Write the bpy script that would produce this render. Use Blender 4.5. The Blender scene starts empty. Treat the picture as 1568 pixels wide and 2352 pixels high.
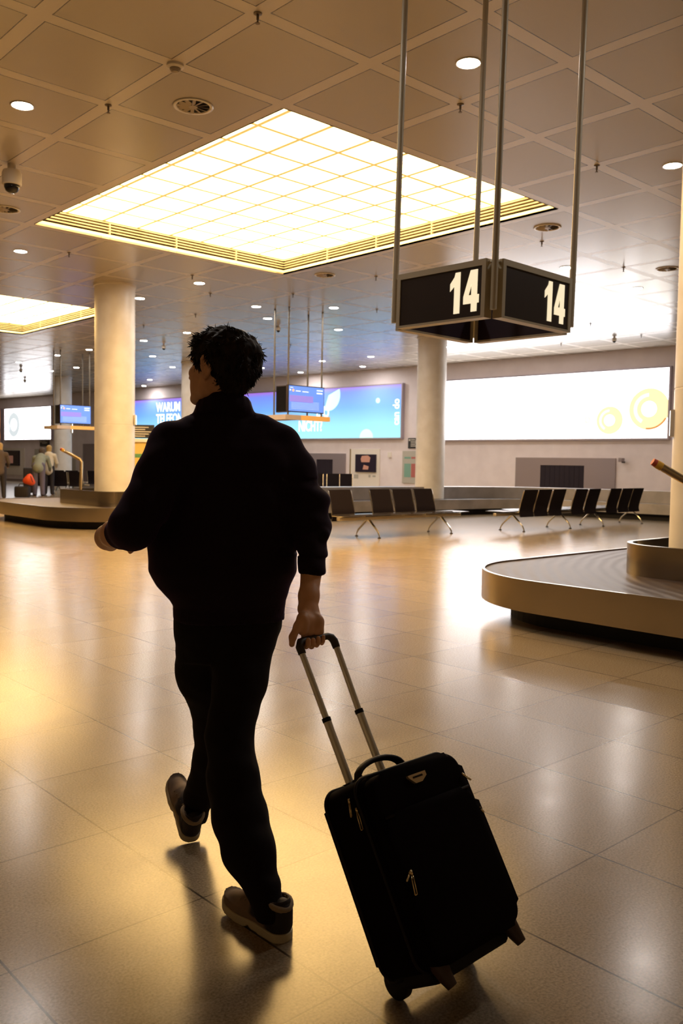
import bpy, bmesh, math, random
import numpy as np
from mathutils import Vector, Matrix, noise

random.seed(7)
rng = np.random.default_rng(7)
PI = math.pi
sc = bpy.context.scene
COL = sc.collection

# ------------------------------------------------------------------ camera frame
# world: X, Y follow the ceiling grid (1.25 m tiles), Z up, floor at 0.
FPX = 1997.0
PITCH, ROLL = math.radians(-3.2), math.radians(0.911)
H = 1.35
T = 1.25
SC = T / 0.3497
HC = H + SC                                  # ceiling height
AZ = math.radians(47.56)                     # viewing direction against X
E1 = np.array([-math.cos(AZ), math.sin(AZ), 0.0])
E2 = np.array([math.sin(AZ), math.cos(AZ), 0.0])
O = np.array([-0.2044 * SC, 1.9994 * SC, 0.0])
cp, sp = math.cos(PITCH), math.sin(PITCH)
_r, _u, _f = np.array([1, 0, 0.0]), np.array([0, -sp, cp]), np.array([0, cp, sp])
cr, sr = math.cos(ROLL), math.sin(ROLL)
RR, UU, FF = cr * _r + sr * _u, -sr * _r + cr * _u, _f

def toW(p):
    p = np.array(p, float) - O
    return Vector((p @ E2, p @ E1, p[2]))
CAM = toW((0, 0, H))
YAW = AZ - PI / 2                            # rotation of the walker's frame in the room

def ray(x, y):
    return FF + RR * (x - 784) / FPX - UU * (y - 1176) / FPX
def at(x, y, d):                              # point seen at (x, y), d metres in front (viewer frame)
    r = ray(x, y)
    return np.array([0, 0, H]) + r * (d / r[1])
def wat(x, y, d):
    return toW(at(x, y, d))
def wz(x, y, z):                              # point seen at (x, y) on the level z (room frame)
    r = ray(x, y)
    return toW(np.array([0, 0, H]) + r * ((z - H) / r[2]))

cam_d = bpy.data.cameras.new('camera')
cam_o = bpy.data.objects.new('camera', cam_d)
COL.objects.link(cam_o)
cam_d.sensor_fit = 'VERTICAL'
cam_d.sensor_height = 36.0
cam_d.lens = 36.0 * FPX / 2352.0
def dirW(v):
    return Vector((v @ E2, v @ E1, v[2]))
M = Matrix.Identity(4)
for i, v in enumerate((dirW(RR), dirW(UU), -dirW(FF))):
    for k in range(3):
        M[k][i] = v[k]
M.translation = CAM
cam_o.matrix_world = M
cam_d.dof.use_dof = True
cam_d.dof.focus_distance = 2.8
cam_d.dof.aperture_fstop = 7.0
cam_d.clip_end = 300
sc.camera = cam_o

# ------------------------------------------------------------------ materials
MATS = {}
def mat(name, base, rough=0.5, metal=0.0, emis=None, es=0.0, spec=0.5, **kw):
    m = bpy.data.materials.new(name)
    m.use_nodes = True
    b = m.node_tree.nodes['Principled BSDF']
    b.inputs['Base Color'].default_value = (*base, 1)
    b.inputs['Roughness'].default_value = rough
    b.inputs['Metallic'].default_value = metal
    b.inputs['Specular IOR Level'].default_value = spec
    if emis:
        b.inputs['Emission Color'].default_value = (*emis, 1)
        b.inputs['Emission Strength'].default_value = es
    for k, v in kw.items():
        b.inputs[k.replace('_', ' ')].default_value = v
    MATS[name] = m
    return m
def N(m, t, **kw):
    n = m.node_tree.nodes.new(t)
    for k, v in kw.items():
        setattr(n, k, v)
    return n
def L(m, a, b):
    m.node_tree.links.new(a, b)
def BS(m):
    return m.node_tree.nodes['Principled BSDF']
def mth(m, op, a, b=None, c=None):
    n = N(m, 'ShaderNodeMath', operation=op)
    for i, v in enumerate((a, b, c)):
        if v is None: continue
        if isinstance(v, (int, float)): n.inputs[i].default_value = v
        else: L(m, v, n.inputs[i])
    return n.outputs[0]
def mix(m, fac, a, b):
    n = N(m, 'ShaderNodeMix', data_type='RGBA')
    for s, v in ((n.inputs[0], fac), (n.inputs[6], a), (n.inputs[7], b)):
        if isinstance(v, (int, float)): s.default_value = v
        elif isinstance(v, tuple): s.default_value = (*v, 1)
        else: L(m, v, s)
    return n.outputs[2]
def noisy(m, c1, c2, scale, detail=3, lo=0.35, hi=0.65, stretch=(1, 1, 1), bump=0.0, bdist=0.002):
    tc = N(m, 'ShaderNodeTexCoord'); mp = N(m, 'ShaderNodeMapping')
    mp.inputs['Scale'].default_value = stretch
    L(m, tc.outputs['Object'], mp.inputs['Vector'])
    nz = N(m, 'ShaderNodeTexNoise'); nz.inputs['Scale'].default_value = scale; nz.inputs['Detail'].default_value = detail
    L(m, mp.outputs[0], nz.inputs['Vector'])
    rp = N(m, 'ShaderNodeValToRGB')
    rp.color_ramp.elements[0].position = lo; rp.color_ramp.elements[0].color = (*c1, 1)
    rp.color_ramp.elements[1].position = hi; rp.color_ramp.elements[1].color = (*c2, 1)
    L(m, nz.outputs['Fac'], rp.inputs['Fac'])
    L(m, rp.outputs['Color'], BS(m).inputs['Base Color'])
    if bump:
        bp = N(m, 'ShaderNodeBump'); bp.inputs['Strength'].default_value = bump; bp.inputs['Distance'].default_value = bdist
        L(m, nz.outputs['Fac'], bp.inputs['Height']); L(m, bp.outputs[0], BS(m).inputs['Normal'])
    return m

# ceiling: square metal panels between flat strips, dark shadow joints
mc = mat('ceiling_panels', (0.4, 0.38, 0.35), 0.26, spec=0.95)
tc = N(mc, 'ShaderNodeTexCoord'); sx = N(mc, 'ShaderNodeSeparateXYZ'); L(mc, tc.outputs['Object'], sx.inputs[0])
def dist_to_grid(m, s, p):                    # distance to the nearest grid line, in tiles
    f = mth(m, 'FRACT', mth(m, 'ADD', mth(m, 'DIVIDE', s, p), 100.5))
    return mth(m, 'ABSOLUTE', mth(m, 'SUBTRACT', f, 0.5))
dx = dist_to_grid(mc, sx.outputs[0], T); dy = dist_to_grid(mc, sx.outputs[1], T)
dm = mth(mc, 'MINIMUM', dx, dy)
strip = mth(mc, 'LESS_THAN', dm, 0.056)
joint = mth(mc, 'MULTIPLY', mth(mc, 'GREATER_THAN', dm, 0.056), mth(mc, 'LESS_THAN', dm, 0.0645))
nz = N(mc, 'ShaderNodeTexNoise'); nz.inputs['Scale'].default_value = 420; L(mc, tc.outputs['Object'], nz.inputs['Vector'])
pc = mix(mc, nz.outputs['Fac'], (0.41, 0.365, 0.30), (0.51, 0.455, 0.38))
c1 = mix(mc, strip, pc, (0.60, 0.535, 0.445))
c2 = mix(mc, joint, c1, (0.06, 0.05, 0.04))
L(mc, c2, BS(mc).inputs['Base Color'])
L(mc, mth(mc, 'ADD', mth(mc, 'MULTIPLY', strip, 0.06), 0.24), BS(mc).inputs['Roughness'])

# floor: polished stone slabs, fine speckle, dark joints
mf = mat('floor_stone', (0.5, 0.45, 0.38), 0.2, spec=0.4)
tc = N(mf, 'ShaderNodeTexCoord'); sx = N(mf, 'ShaderNodeSeparateXYZ'); L(mf, tc.outputs['Object'], sx.inputs[0])
PFX, PFY = 0.601, 0.636
dx = mth(mf, 'MULTIPLY', dist_to_grid(mf, mth(mf, 'ADD', sx.outputs[0], 1.014), PFX), PFX)
dy = mth(mf, 'MULTIPLY', dist_to_grid(mf, mth(mf, 'ADD', sx.outputs[1], 2.284), PFY), PFY)
j1 = mth(mf, 'LESS_THAN', dx, 0.0036)
j2 = mth(mf, 'LESS_THAN', dy, 0.0030)
jn = mth(mf, 'MAXIMUM', j1, mth(mf, 'MULTIPLY', j2, 0.7))
nz = N(mf, 'ShaderNodeTexNoise'); nz.inputs['Scale'].default_value = 130; nz.inputs['Detail'].default_value = 4; L(mf, tc.outputs['Object'], nz.inputs['Vector'])
rp = N(mf, 'ShaderNodeValToRGB'); rp.color_ramp.elements[0].position = 0.3; rp.color_ramp.elements[0].color = (0.195, 0.142, 0.085, 1)
rp.color_ramp.elements[1].position = 0.72; rp.color_ramp.elements[1].color = (0.385, 0.312, 0.215, 1); L(mf, nz.outputs['Fac'], rp.inputs['Fac'])
# each slab a slightly different tone
fx = mth(mf, 'FLOOR', mth(mf, 'ADD', mth(mf, 'DIVIDE', mth(mf, 'ADD', sx.outputs[0], 1.014), PFX), 0.0))
fy = mth(mf, 'FLOOR', mth(mf, 'ADD', mth(mf, 'DIVIDE', mth(mf, 'ADD', sx.outputs[1], 2.284), PFY), 0.0))
cb = N(mf, 'ShaderNodeCombineXYZ'); L(mf, fx, cb.inputs[0]); L(mf, fy, cb.inputs[1])
wn = N(mf, 'ShaderNodeTexWhiteNoise', noise_dimensions='2D'); L(mf, cb.outputs[0], wn.inputs['Vector'])
hv = N(mf, 'ShaderNodeHueSaturation'); L(mf, rp.outputs['Color'], hv.inputs['Color'])
L(mf, mth(mf, 'ADD', mth(mf, 'MULTIPLY', wn.outputs['Value'], 0.16), 0.92), hv.inputs['Value'])
L(mf, mix(mf, jn, hv.outputs['Color'], (0.05, 0.034, 0.02)), BS(mf).inputs['Base Color'])
nb = N(mf, 'ShaderNodeTexNoise'); nb.inputs['Scale'].default_value = 6; L(mf, tc.outputs['Object'], nb.inputs['Vector'])
L(mf, mth(mf, 'ADD', mth(mf, 'MULTIPLY', nb.outputs['Fac'], 0.08), 0.17), BS(mf).inputs['Roughness'])

noisy(mat('wall_paint', (0.8, 0.74, 0.74), 0.55), (0.84, 0.76, 0.78), (0.90, 0.82, 0.84), 2.0)
noisy(mat('column_paint', (0.8, 0.76, 0.7), 0.4), (0.74, 0.69, 0.62), (0.82, 0.78, 0.72), 3.0)
# luminous ceiling: glass squares with thin bars
ml = mat('luminous_glass', (0.8, 0.75, 0.6), 0.5)
tc = N(ml, 'ShaderNodeTexCoord'); sx = N(ml, 'ShaderNodeSeparateXYZ'); L(ml, tc.outputs['Object'], sx.inputs[0])
dx = dist_to_grid(ml, sx.outputs[0], T / 2); dy = dist_to_grid(ml, sx.outputs[1], T / 2)
dm = mth(ml, 'MINIMUM', dx, dy)
mr = N(ml, 'ShaderNodeMapRange'); mr.inputs['From Min'].default_value = 0.034; mr.inputs['From Max'].default_value = 0.06
L(ml, dm, mr.inputs['Value'])
ec = mix(ml, mr.outputs[0], (0.80, 0.48, 0.12), (1.0, 0.615, 0.215))
L(ml, ec, BS(ml).inputs['Emission Color'])
L(ml, mth(ml, 'ADD', mth(ml, 'MULTIPLY', mr.outputs[0], 8.2), 0.35), BS(ml).inputs['Emission Strength'])

mat('louvre_metal', (0.45, 0.40, 0.31), 0.4, 0.0)
mat('louvre_back', (0.006, 0.005, 0.004), 0.9)
mat('light_trim', (0.9, 0.85, 0.72), 0.4)
mat('lamp', (1, 1, 1), 0.4, emis=(1, 0.92, 0.84), es=190)
mat('lamp_ring', (0.75, 0.70, 0.62), 0.35)
mat('dark_metal', (0.05, 0.04, 0.035), 0.45, 0.6)
mat('vent_metal', (0.35, 0.29, 0.22), 0.45)
mat('bronze', (0.14, 0.10, 0.06), 0.45, 0.3)
mat('white_plastic', (0.72, 0.66, 0.56), 0.4)
mat('black_glass', (0.01, 0.01, 0.012), 0.08)
mat('sign_frame', (0.50, 0.44, 0.32), 0.42, 0.1)
mat('rod_metal', (0.16, 0.14, 0.11), 0.4, 0.4)
mat('sign_face', (0.030, 0.022, 0.022), 0.32)
mat('sign_back', (0.02, 0.008, 0.02), 0.5)
mat('sign_digit', (0.9, 0.85, 0.7), 0.5, emis=(1.0, 0.84, 0.55), es=0.47)
noisy(mat('brushed_steel', (0.55, 0.50, 0.43), 0.22, 1.0), (0.30, 0.25, 0.18), (0.40, 0.335, 0.25), 1.2)
noisy(mat('dull_steel', (0.5, 0.48, 0.46), 0.38, 0.8), (0.45, 0.43, 0.42), (0.60, 0.57, 0.56), 2.0)
mat('plinth_black', (0.008, 0.006, 0.007), 0.7)
mb = mat('belt_rubber', (0.045, 0.030, 0.030), 0.45)
tc = N(mb, 'ShaderNodeTexCoord')
wv = N(mb, 'ShaderNodeTexWave', wave_type='RINGS', rings_direction='Z'); wv.inputs['Scale'].default_value = 2.6; wv.inputs['Distortion'].default_value = 3.0
wv.inputs['Detail'].default_value = 1; wv.inputs['Detail Scale'].default_value = 0.6
L(mb, tc.outputs['Object'], wv.inputs['Vector'])
bp = N(mb, 'ShaderNodeBump'); bp.inputs['Strength'].default_value = 0.22; bp.inputs['Distance'].default_value = 0.02
L(mb, wv.outputs['Fac'], bp.inputs['Height']); L(mb, bp.outputs[0], BS(mb).inputs['Normal'])
mat('seat_mesh', (0.009, 0.005, 0.007), 0.8, spec=0.2)
mat('seat_pan', (0.03, 0.026, 0.03), 0.22)
mat('chrome', (0.75, 0.70, 0.60), 0.18, 1.0)
mat('beam_metal', (0.55, 0.48, 0.36), 0.35, 0.8)
noisy(mat('cloth_black', (0.01, 0.008, 0.01), 0.85, spec=0.2), (0.0075, 0.0032, 0.006), (0.014, 0.006, 0.011), 500, bump=0.15, bdist=0.0006)
BS(MATS['cloth_black']).inputs['Sheen Weight'].default_value = 0.1
BS(MATS['cloth_black']).inputs['Sheen Tint'].default_value = (0.5, 0.12, 0.65, 1)  # purple tint puts the advert's magenta light on the shoulders into the cloth
noisy(mat('trouser_cloth', (0.008, 0.006, 0.006), 0.85, spec=0.2), (0.006, 0.003, 0.003), (0.011, 0.006, 0.006), 500, bump=0.12, bdist=0.0005)
mk = noisy(mat('skin', (0.6, 0.3, 0.16), 0.5), (0.70, 0.38, 0.22), (0.82, 0.47, 0.28), 22, bump=0.05, bdist=0.001)
BS(mk).inputs['Subsurface Weight'].default_value = 0.08
BS(mk).inputs['Subsurface Radius'].default_value = (0.01, 0.004, 0.002)
noisy(mat('hair', (0.012, 0.006, 0.004), 0.6, spec=0.25), (0.005, 0.0025, 0.002), (0.020, 0.009, 0.005), 60, stretch=(1, 1, 0.4))
noisy(mat('shoe_upper', (0.2, 0.15, 0.1), 0.8), (0.02, 0.013, 0.012), (0.22, 0.15, 0.10), 14, 1, 0.44, 0.52, stretch=(1, 0.6, 1))
mat('shoe_sole', (0.55, 0.48, 0.32), 0.6)
mat('shoe_collar', (0.33, 0.25, 0.16), 0.8)
mat('shoe_dark', (0.02, 0.013, 0.012), 0.7)
noisy(mat('case_cloth', (0.006, 0.003, 0.003), 0.85, spec=0.06), (0.0035, 0.0015, 0.0015), (0.007, 0.003, 0.003), 700, bump=0.2, bdist=0.0006)
mat('case_trim', (0.012, 0.007, 0.005), 0.6, spec=0.25)
mat('rubber_black', (0.008, 0.005, 0.004), 0.6, spec=0.25)
mat('tube_metal', (0.90, 0.85, 0.70), 0.3, 0.35)
mat('grip_plastic', (0.045, 0.034, 0.026), 0.45)
mat('gold_metal', (0.75, 0.58, 0.30), 0.25, 1.0)
mat('badge_metal', (0.95, 0.75, 0.45), 0.3, 0.8)
mat('foot_plastic', (0.05, 0.025, 0.014), 0.4)
mat('pole_metal', (0.55, 0.42, 0.24), 0.25, 0.9)
mat('red_plastic', (0.45, 0.06, 0.03), 0.4)
mat('yellow_tape', (0.75, 0.42, 0.05), 0.4)
mat('ad_white', (0.8, 0.8, 0.8), 0.4, emis=(1.0, 0.97, 0.99), es=3.8)
mat('ad_text', (0.9, 0.9, 0.9), 0.4, emis=(1, 1, 1), es=0.85)
mat('ad_frame', (0.5, 0.45, 0.52), 0.4, 0.5)
mat('ad_ring', (0.8, 0.7, 0.4), 0.4, emis=(1.0, 0.90, 0.48), es=0.534)
mat('ad_ring_hi', (0.8, 0.8, 0.7), 0.4, emis=(1.0, 0.97, 0.83), es=0.574)
mat('ad_ring_grey', (0.7, 0.8, 0.8), 0.4, emis=(0.72, 0.80, 0.84), es=0.517)
mat('ad_ring_brown', (0.6, 0.3, 0.1), 0.4, emis=(0.62, 0.27, 0.08), es=0.517)
mat('ad_faint', (0.8, 0.8, 0.8), 0.4, emis=(0.80, 0.86, 0.82), es=0.545)
mat('bubble', (0.6, 0.9, 0.85), 0.4, emis=(0.50, 0.90, 0.82), es=0.545)
mba = mat('ad_blue', (0.2, 0.4, 0.8), 0.4)
tc = N(mba, 'ShaderNodeTexCoord'); sx = N(mba, 'ShaderNodeSeparateXYZ'); L(mba, tc.outputs['Object'], sx.inputs[0])
mr = N(mba, 'ShaderNodeMapRange'); mr.inputs['From Min'].default_value = -1.0; mr.inputs['From Max'].default_value = 1.0
L(mba, sx.outputs[2], mr.inputs['Value'])
rp = N(mba, 'ShaderNodeValToRGB'); cr_ = rp.color_ramp
cr_.elements[0].position = 0.0; cr_.elements[0].color = (0.36, 0.90, 0.86, 1)
cr_.elements[1].position = 1.0; cr_.elements[1].color = (0.42, 0.10, 0.66, 1)
for p_, c_ in ((0.30, (0.28, 0.70, 0.86, 1)), (0.6, (0.13, 0.36, 0.86, 1)), (0.9, (0.16, 0.22, 0.84, 1))):
    e = cr_.elements.new(p_); e.color = c_
L(mba, mr.outputs[0], rp.inputs['Fac']); L(mba, rp.outputs['Color'], BS(mba).inputs['Emission Color'])
BS(mba).inputs['Emission Strength'].default_value = 0.58
mo = mat('ad_orange', (0.5, 0.2, 0.1), 0.4)
noisy(mo, (0.05, 0.02, 0.02), (0.9, 0.35, 0.12), 1.2)
L(mo, BS(mo).inputs['Base Color'].links[0].from_socket, BS(mo).inputs['Emission Color']); BS(mo).inputs['Emission Strength'].default_value = 0.5
mat('screen_blue', (0.1, 0.2, 0.6), 0.3, emis=(0.16, 0.33, 0.95), es=0.488)
mat('screen_band', (0.2, 0.2, 0.6), 0.3, emis=(0.34, 0.25, 0.80), es=0.459)
mat('screen_text', (0.8, 0.9, 1), 0.3, emis=(0.75, 0.9, 1.0), es=0.574)
mat('screen_orange', (1, 0.5, 0.3), 0.3, emis=(1.0, 0.45, 0.25), es=0.574)
mat('screen_frame', (0.012, 0.004, 0.02), 0.4)
mat('shelf_orange', (0.8, 0.42, 0.10), 0.4, emis=(1.0, 0.50, 0.14), es=0.201)
mat('shelf_grey', (0.62, 0.52, 0.47), 0.4)
mat('outlet_metal', (0.34, 0.29, 0.31), 0.4, 0.4)
mat('outlet_dark', (0.01, 0.003, 0.012), 0.7)
mat('poster_white', (0.86, 0.80, 0.72), 0.5)
mat('poster_grey', (0.5, 0.48, 0.42), 0.5)
mat('poster_green', (0.22, 0.42, 0.34), 0.5)
mat('poster_red', (0.5, 0.16, 0.14), 0.5)
mat('yellow_board', (0.75, 0.52, 0.14), 0.5)
mat('lime_board', (0.5, 0.55, 0.14), 0.5)
mat('green_board', (0.12, 0.30, 0.12), 0.5)
mat('notice_black', (0.03, 0.028, 0.03), 0.5)
mat('notice_text', (0.7, 0.66, 0.58), 0.5)
mat('sign_lit', (1, 1, 1), 0.4, emis=(1, 1, 1), es=1.2)
mat('picture_warm', (0.55, 0.28, 0.2), 0.4, emis=(0.5, 0.22, 0.16), es=0.10)
mat('door_grey', (0.33, 0.27, 0.27), 0.5)
mat('seat_purple', (0.05, 0.012, 0.07), 0.5)
mat('lavender', (0.35, 0.27, 0.6), 0.4)
mat('knit_grey', (0.26, 0.27, 0.20), 0.9)
mat('jeans', (0.13, 0.11, 0.15), 0.9)
mat('cream_cloth', (0.72, 0.62, 0.45), 0.9)
mat('blond_hair', (0.5, 0.32, 0.10), 0.6)
mat('coat_brown', (0.10, 0.07, 0.05), 0.9)
mat('orange_cloth', (0.85, 0.10, 0.02), 0.6)
mat('bag_black', (0.02, 0.014, 0.015), 0.7)
mat('boot', (0.025, 0.015, 0.012), 0.6)

# ------------------------------------------------------------------ mesh helpers
def new_obj(name, mesh, m=None, parent=None):
    o = bpy.data.objects.new(name, mesh)
    COL.objects.link(o)
    if m is not None:
        mesh.materials.append(MATS[m] if isinstance(m, str) else m)
    if parent is not None:
        o.parent = parent
    return o
def obj(name, bm, m=None, parent=None, smooth=False, loc=None):
    me = bpy.data.meshes.new(name)
    bmesh.ops.recalc_face_normals(bm, faces=bm.faces[:])
    bm.to_mesh(me); bm.free()
    if smooth:
        me.polygons.foreach_set('use_smooth', [True] * len(me.polygons))
        if smooth == 'auto':
            me.set_sharp_from_angle(angle=math.radians(40))
    o = new_obj(name, me, m, parent)
    if loc is not None: o.location = loc
    return o
def empty(name, loc=(0, 0, 0), rz=0.0, parent=None):
    o = bpy.data.objects.new(name, None)
    COL.objects.link(o)
    o.location = loc; o.rotation_euler = (0, 0, rz)
    o.empty_display_size = 0.1
    if parent: o.parent = parent
    return o
def tag(o, label, cat, group=None, kind=None):
    o['label'] = label; o['category'] = cat
    if group: o['group'] = group
    if kind: o['kind'] = kind
    return o
def thing(name, label, cat, loc=(0, 0, 0), rz=0.0, group=None):
    return tag(empty(name, loc, rz), label, cat, group)
def structure(o):
    o['kind'] = 'structure'; return o
def copy_tree(o, parent=None, name=None):
    c = o.copy(); COL.objects.link(c)
    if parent is not None:
        mpi = o.matrix_parent_inverse.copy(); c.parent = parent; c.matrix_parent_inverse = mpi
    for ch in list(o.children): copy_tree(ch, c)
    return c
def box(bm, x0, x1, y0, y1, z0, z1, M=None):
    vs = [bm.verts.new(((x0, x1)[i], (y0, y1)[j], (z0, z1)[k])) for i in (0, 1) for j in (0, 1) for k in (0, 1)]
    if M is not None:
        for v in vs: v.co = M @ v.co
    for f in ((0, 1, 3, 2), (4, 6, 7, 5), (0, 4, 5, 1), (2, 3, 7, 6), (0, 2, 6, 4), (1, 5, 7, 3)):
        bm.faces.new([vs[i] for i in f])
    return bm
def B(x0, x1, y0, y1, z0, z1, bevel=0.0, seg=2):
    bm = bmesh.new(); box(bm, x0, x1, y0, y1, z0, z1)
    if bevel:
        bmesh.ops.bevel(bm, geom=bm.edges[:], offset=bevel, segments=seg, profile=0.5, affect='EDGES')
    return bm
def tube(bm, pts, r, n=12, cap=True):
    pts = [Vector(p) for p in pts]
    rs = r if isinstance(r, (list, tuple)) else [r] * len(pts)
    rings = []
    up = None
    for i, p in enumerate(pts):
        d = (pts[min(i + 1, len(pts) - 1)] - pts[max(i - 1, 0)]).normalized()
        if up is None:
            up = Vector((0, 0, 1)) if abs(d.z) < 0.9 else Vector((1, 0, 0))
        a = d.cross(up).normalized(); b = a.cross(d).normalized(); up = b
        rings.append([bm.verts.new(p + a * (rs[i] * math.cos(2 * PI * k / n)) + b * (rs[i] * math.sin(2 * PI * k / n))) for k in range(n)])
    for A_, B_ in zip(rings, rings[1:]):
        for k in range(n):
            bm.faces.new((A_[k], A_[(k + 1) % n], B_[(k + 1) % n], B_[k]))
    if cap:
        bm.faces.new(rings[0][::-1]); bm.faces.new(rings[-1])
    return bm
def TUBE(pts, r, n=12):
    return tube(bmesh.new(), pts, r, n)
def lathe(bm, prof, n=24, c=(0, 0, 0)):
    rings = []
    for r, z in prof:
        if r < 1e-6: rings.append([bm.verts.new((c[0], c[1], c[2] + z))])
        else: rings.append([bm.verts.new((c[0] + r * math.cos(2 * PI * k / n), c[1] + r * math.sin(2 * PI * k / n), c[2] + z)) for k in range(n)])
    for A_, B_ in zip(rings, rings[1:]):
        for k in range(n):
            a0, a1 = A_[k % len(A_)], A_[(k + 1) % len(A_)]
            b0, b1 = B_[k % len(B_)], B_[(k + 1) % len(B_)]
            vs = []
            for v in (a0, a1, b1, b0):
                if v not in vs: vs.append(v)
            if len(vs) > 2: bm.faces.new(vs)
    if len(rings[0]) > 1: bm.faces.new(rings[0][::-1])
    if len(rings[-1]) > 1: bm.faces.new(rings[-1])
    return bm
def poly_prism(bm, pts, axis, a0, a1):
    """pts 2D; extrude along axis 'y' (pts are x,z) or 'z' (pts are x,y)"""
    def mk(p, a):
        return bm.verts.new((p[0], a, p[1]) if axis == 'y' else (p[0], p[1], a))
    A_ = [mk(p, a0) for p in pts]; B_ = [mk(p, a1) for p in pts]
    n = len(pts)
    bm.faces.new(A_); bm.faces.new(B_[::-1])
    for k in range(n): bm.faces.new((A_[k], B_[k], B_[(k + 1) % n], A_[(k + 1) % n]))
    return bm
def band(bm, la, lb, z0, z1, closed=True):
    """solid strip between two matching 2D loops"""
    n = len(la)
    V = [[bm.verts.new((p[0], p[1], z)) for p in l] for l in (la, lb) for z in (z0, z1)]
    m = n if closed else n - 1
    for k in range(m):
        j = (k + 1) % n
        bm.faces.new((V[0][k], V[0][j], V[1][j], V[1][k]))
        bm.faces.new((V[2][j], V[2][k], V[3][k], V[3][j]))
        bm.faces.new((V[1][k], V[1][j], V[3][j], V[3][k]))
        bm.faces.new((V[0][j], V[0][k], V[2][k], V[2][j]))
    if not closed:
        for k in (0, n - 1): bm.faces.new((V[0][k], V[1][k], V[3][k], V[2][k]))
    return bm
def text_obj(name, s, size, m, parent, loc, bold=0.0, xs=1.0, depth=0.004, align='LEFT', rot=0.0):
    """raised lettering in the local XZ plane facing -Y"""
    c = bpy.data.curves.new('t', 'FONT'); c.body = s; c.size = size; c.offset = bold; c.extrude = depth; c.align_x = align
    c.resolution_u = 4
    o = bpy.data.objects.new('t', c); COL.objects.link(o)
    me = bpy.data.meshes.new_from_object(o.evaluated_get(bpy.context.evaluated_depsgraph_get()))
    bpy.data.objects.remove(o); bpy.data.curves.remove(c)
    ca, sa = math.cos(rot), math.sin(rot)
    for v in me.vertices:
        x, y, z = v.co
        x *= xs
        v.co = (x * ca - y * sa, -z, x * sa + y * ca)
    me.materials.clear()
    o = new_obj(name, me, m, parent); o.location = loc
    return o
def rrect(x0, x1, z0, z1, r, n=8):
    pts = []
    for cx, cz, a in ((x1 - r, z0 + r, -90), (x1 - r, z1 - r, 0), (x0 + r, z1 - r, 90), (x0 + r, z0 + r, 180)):
        for k in range(n + 1):
            t = math.radians(a + 90 * k / n)
            pts.append((cx + r * math.cos(t), cz + r * math.sin(t)))
    return pts

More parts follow.
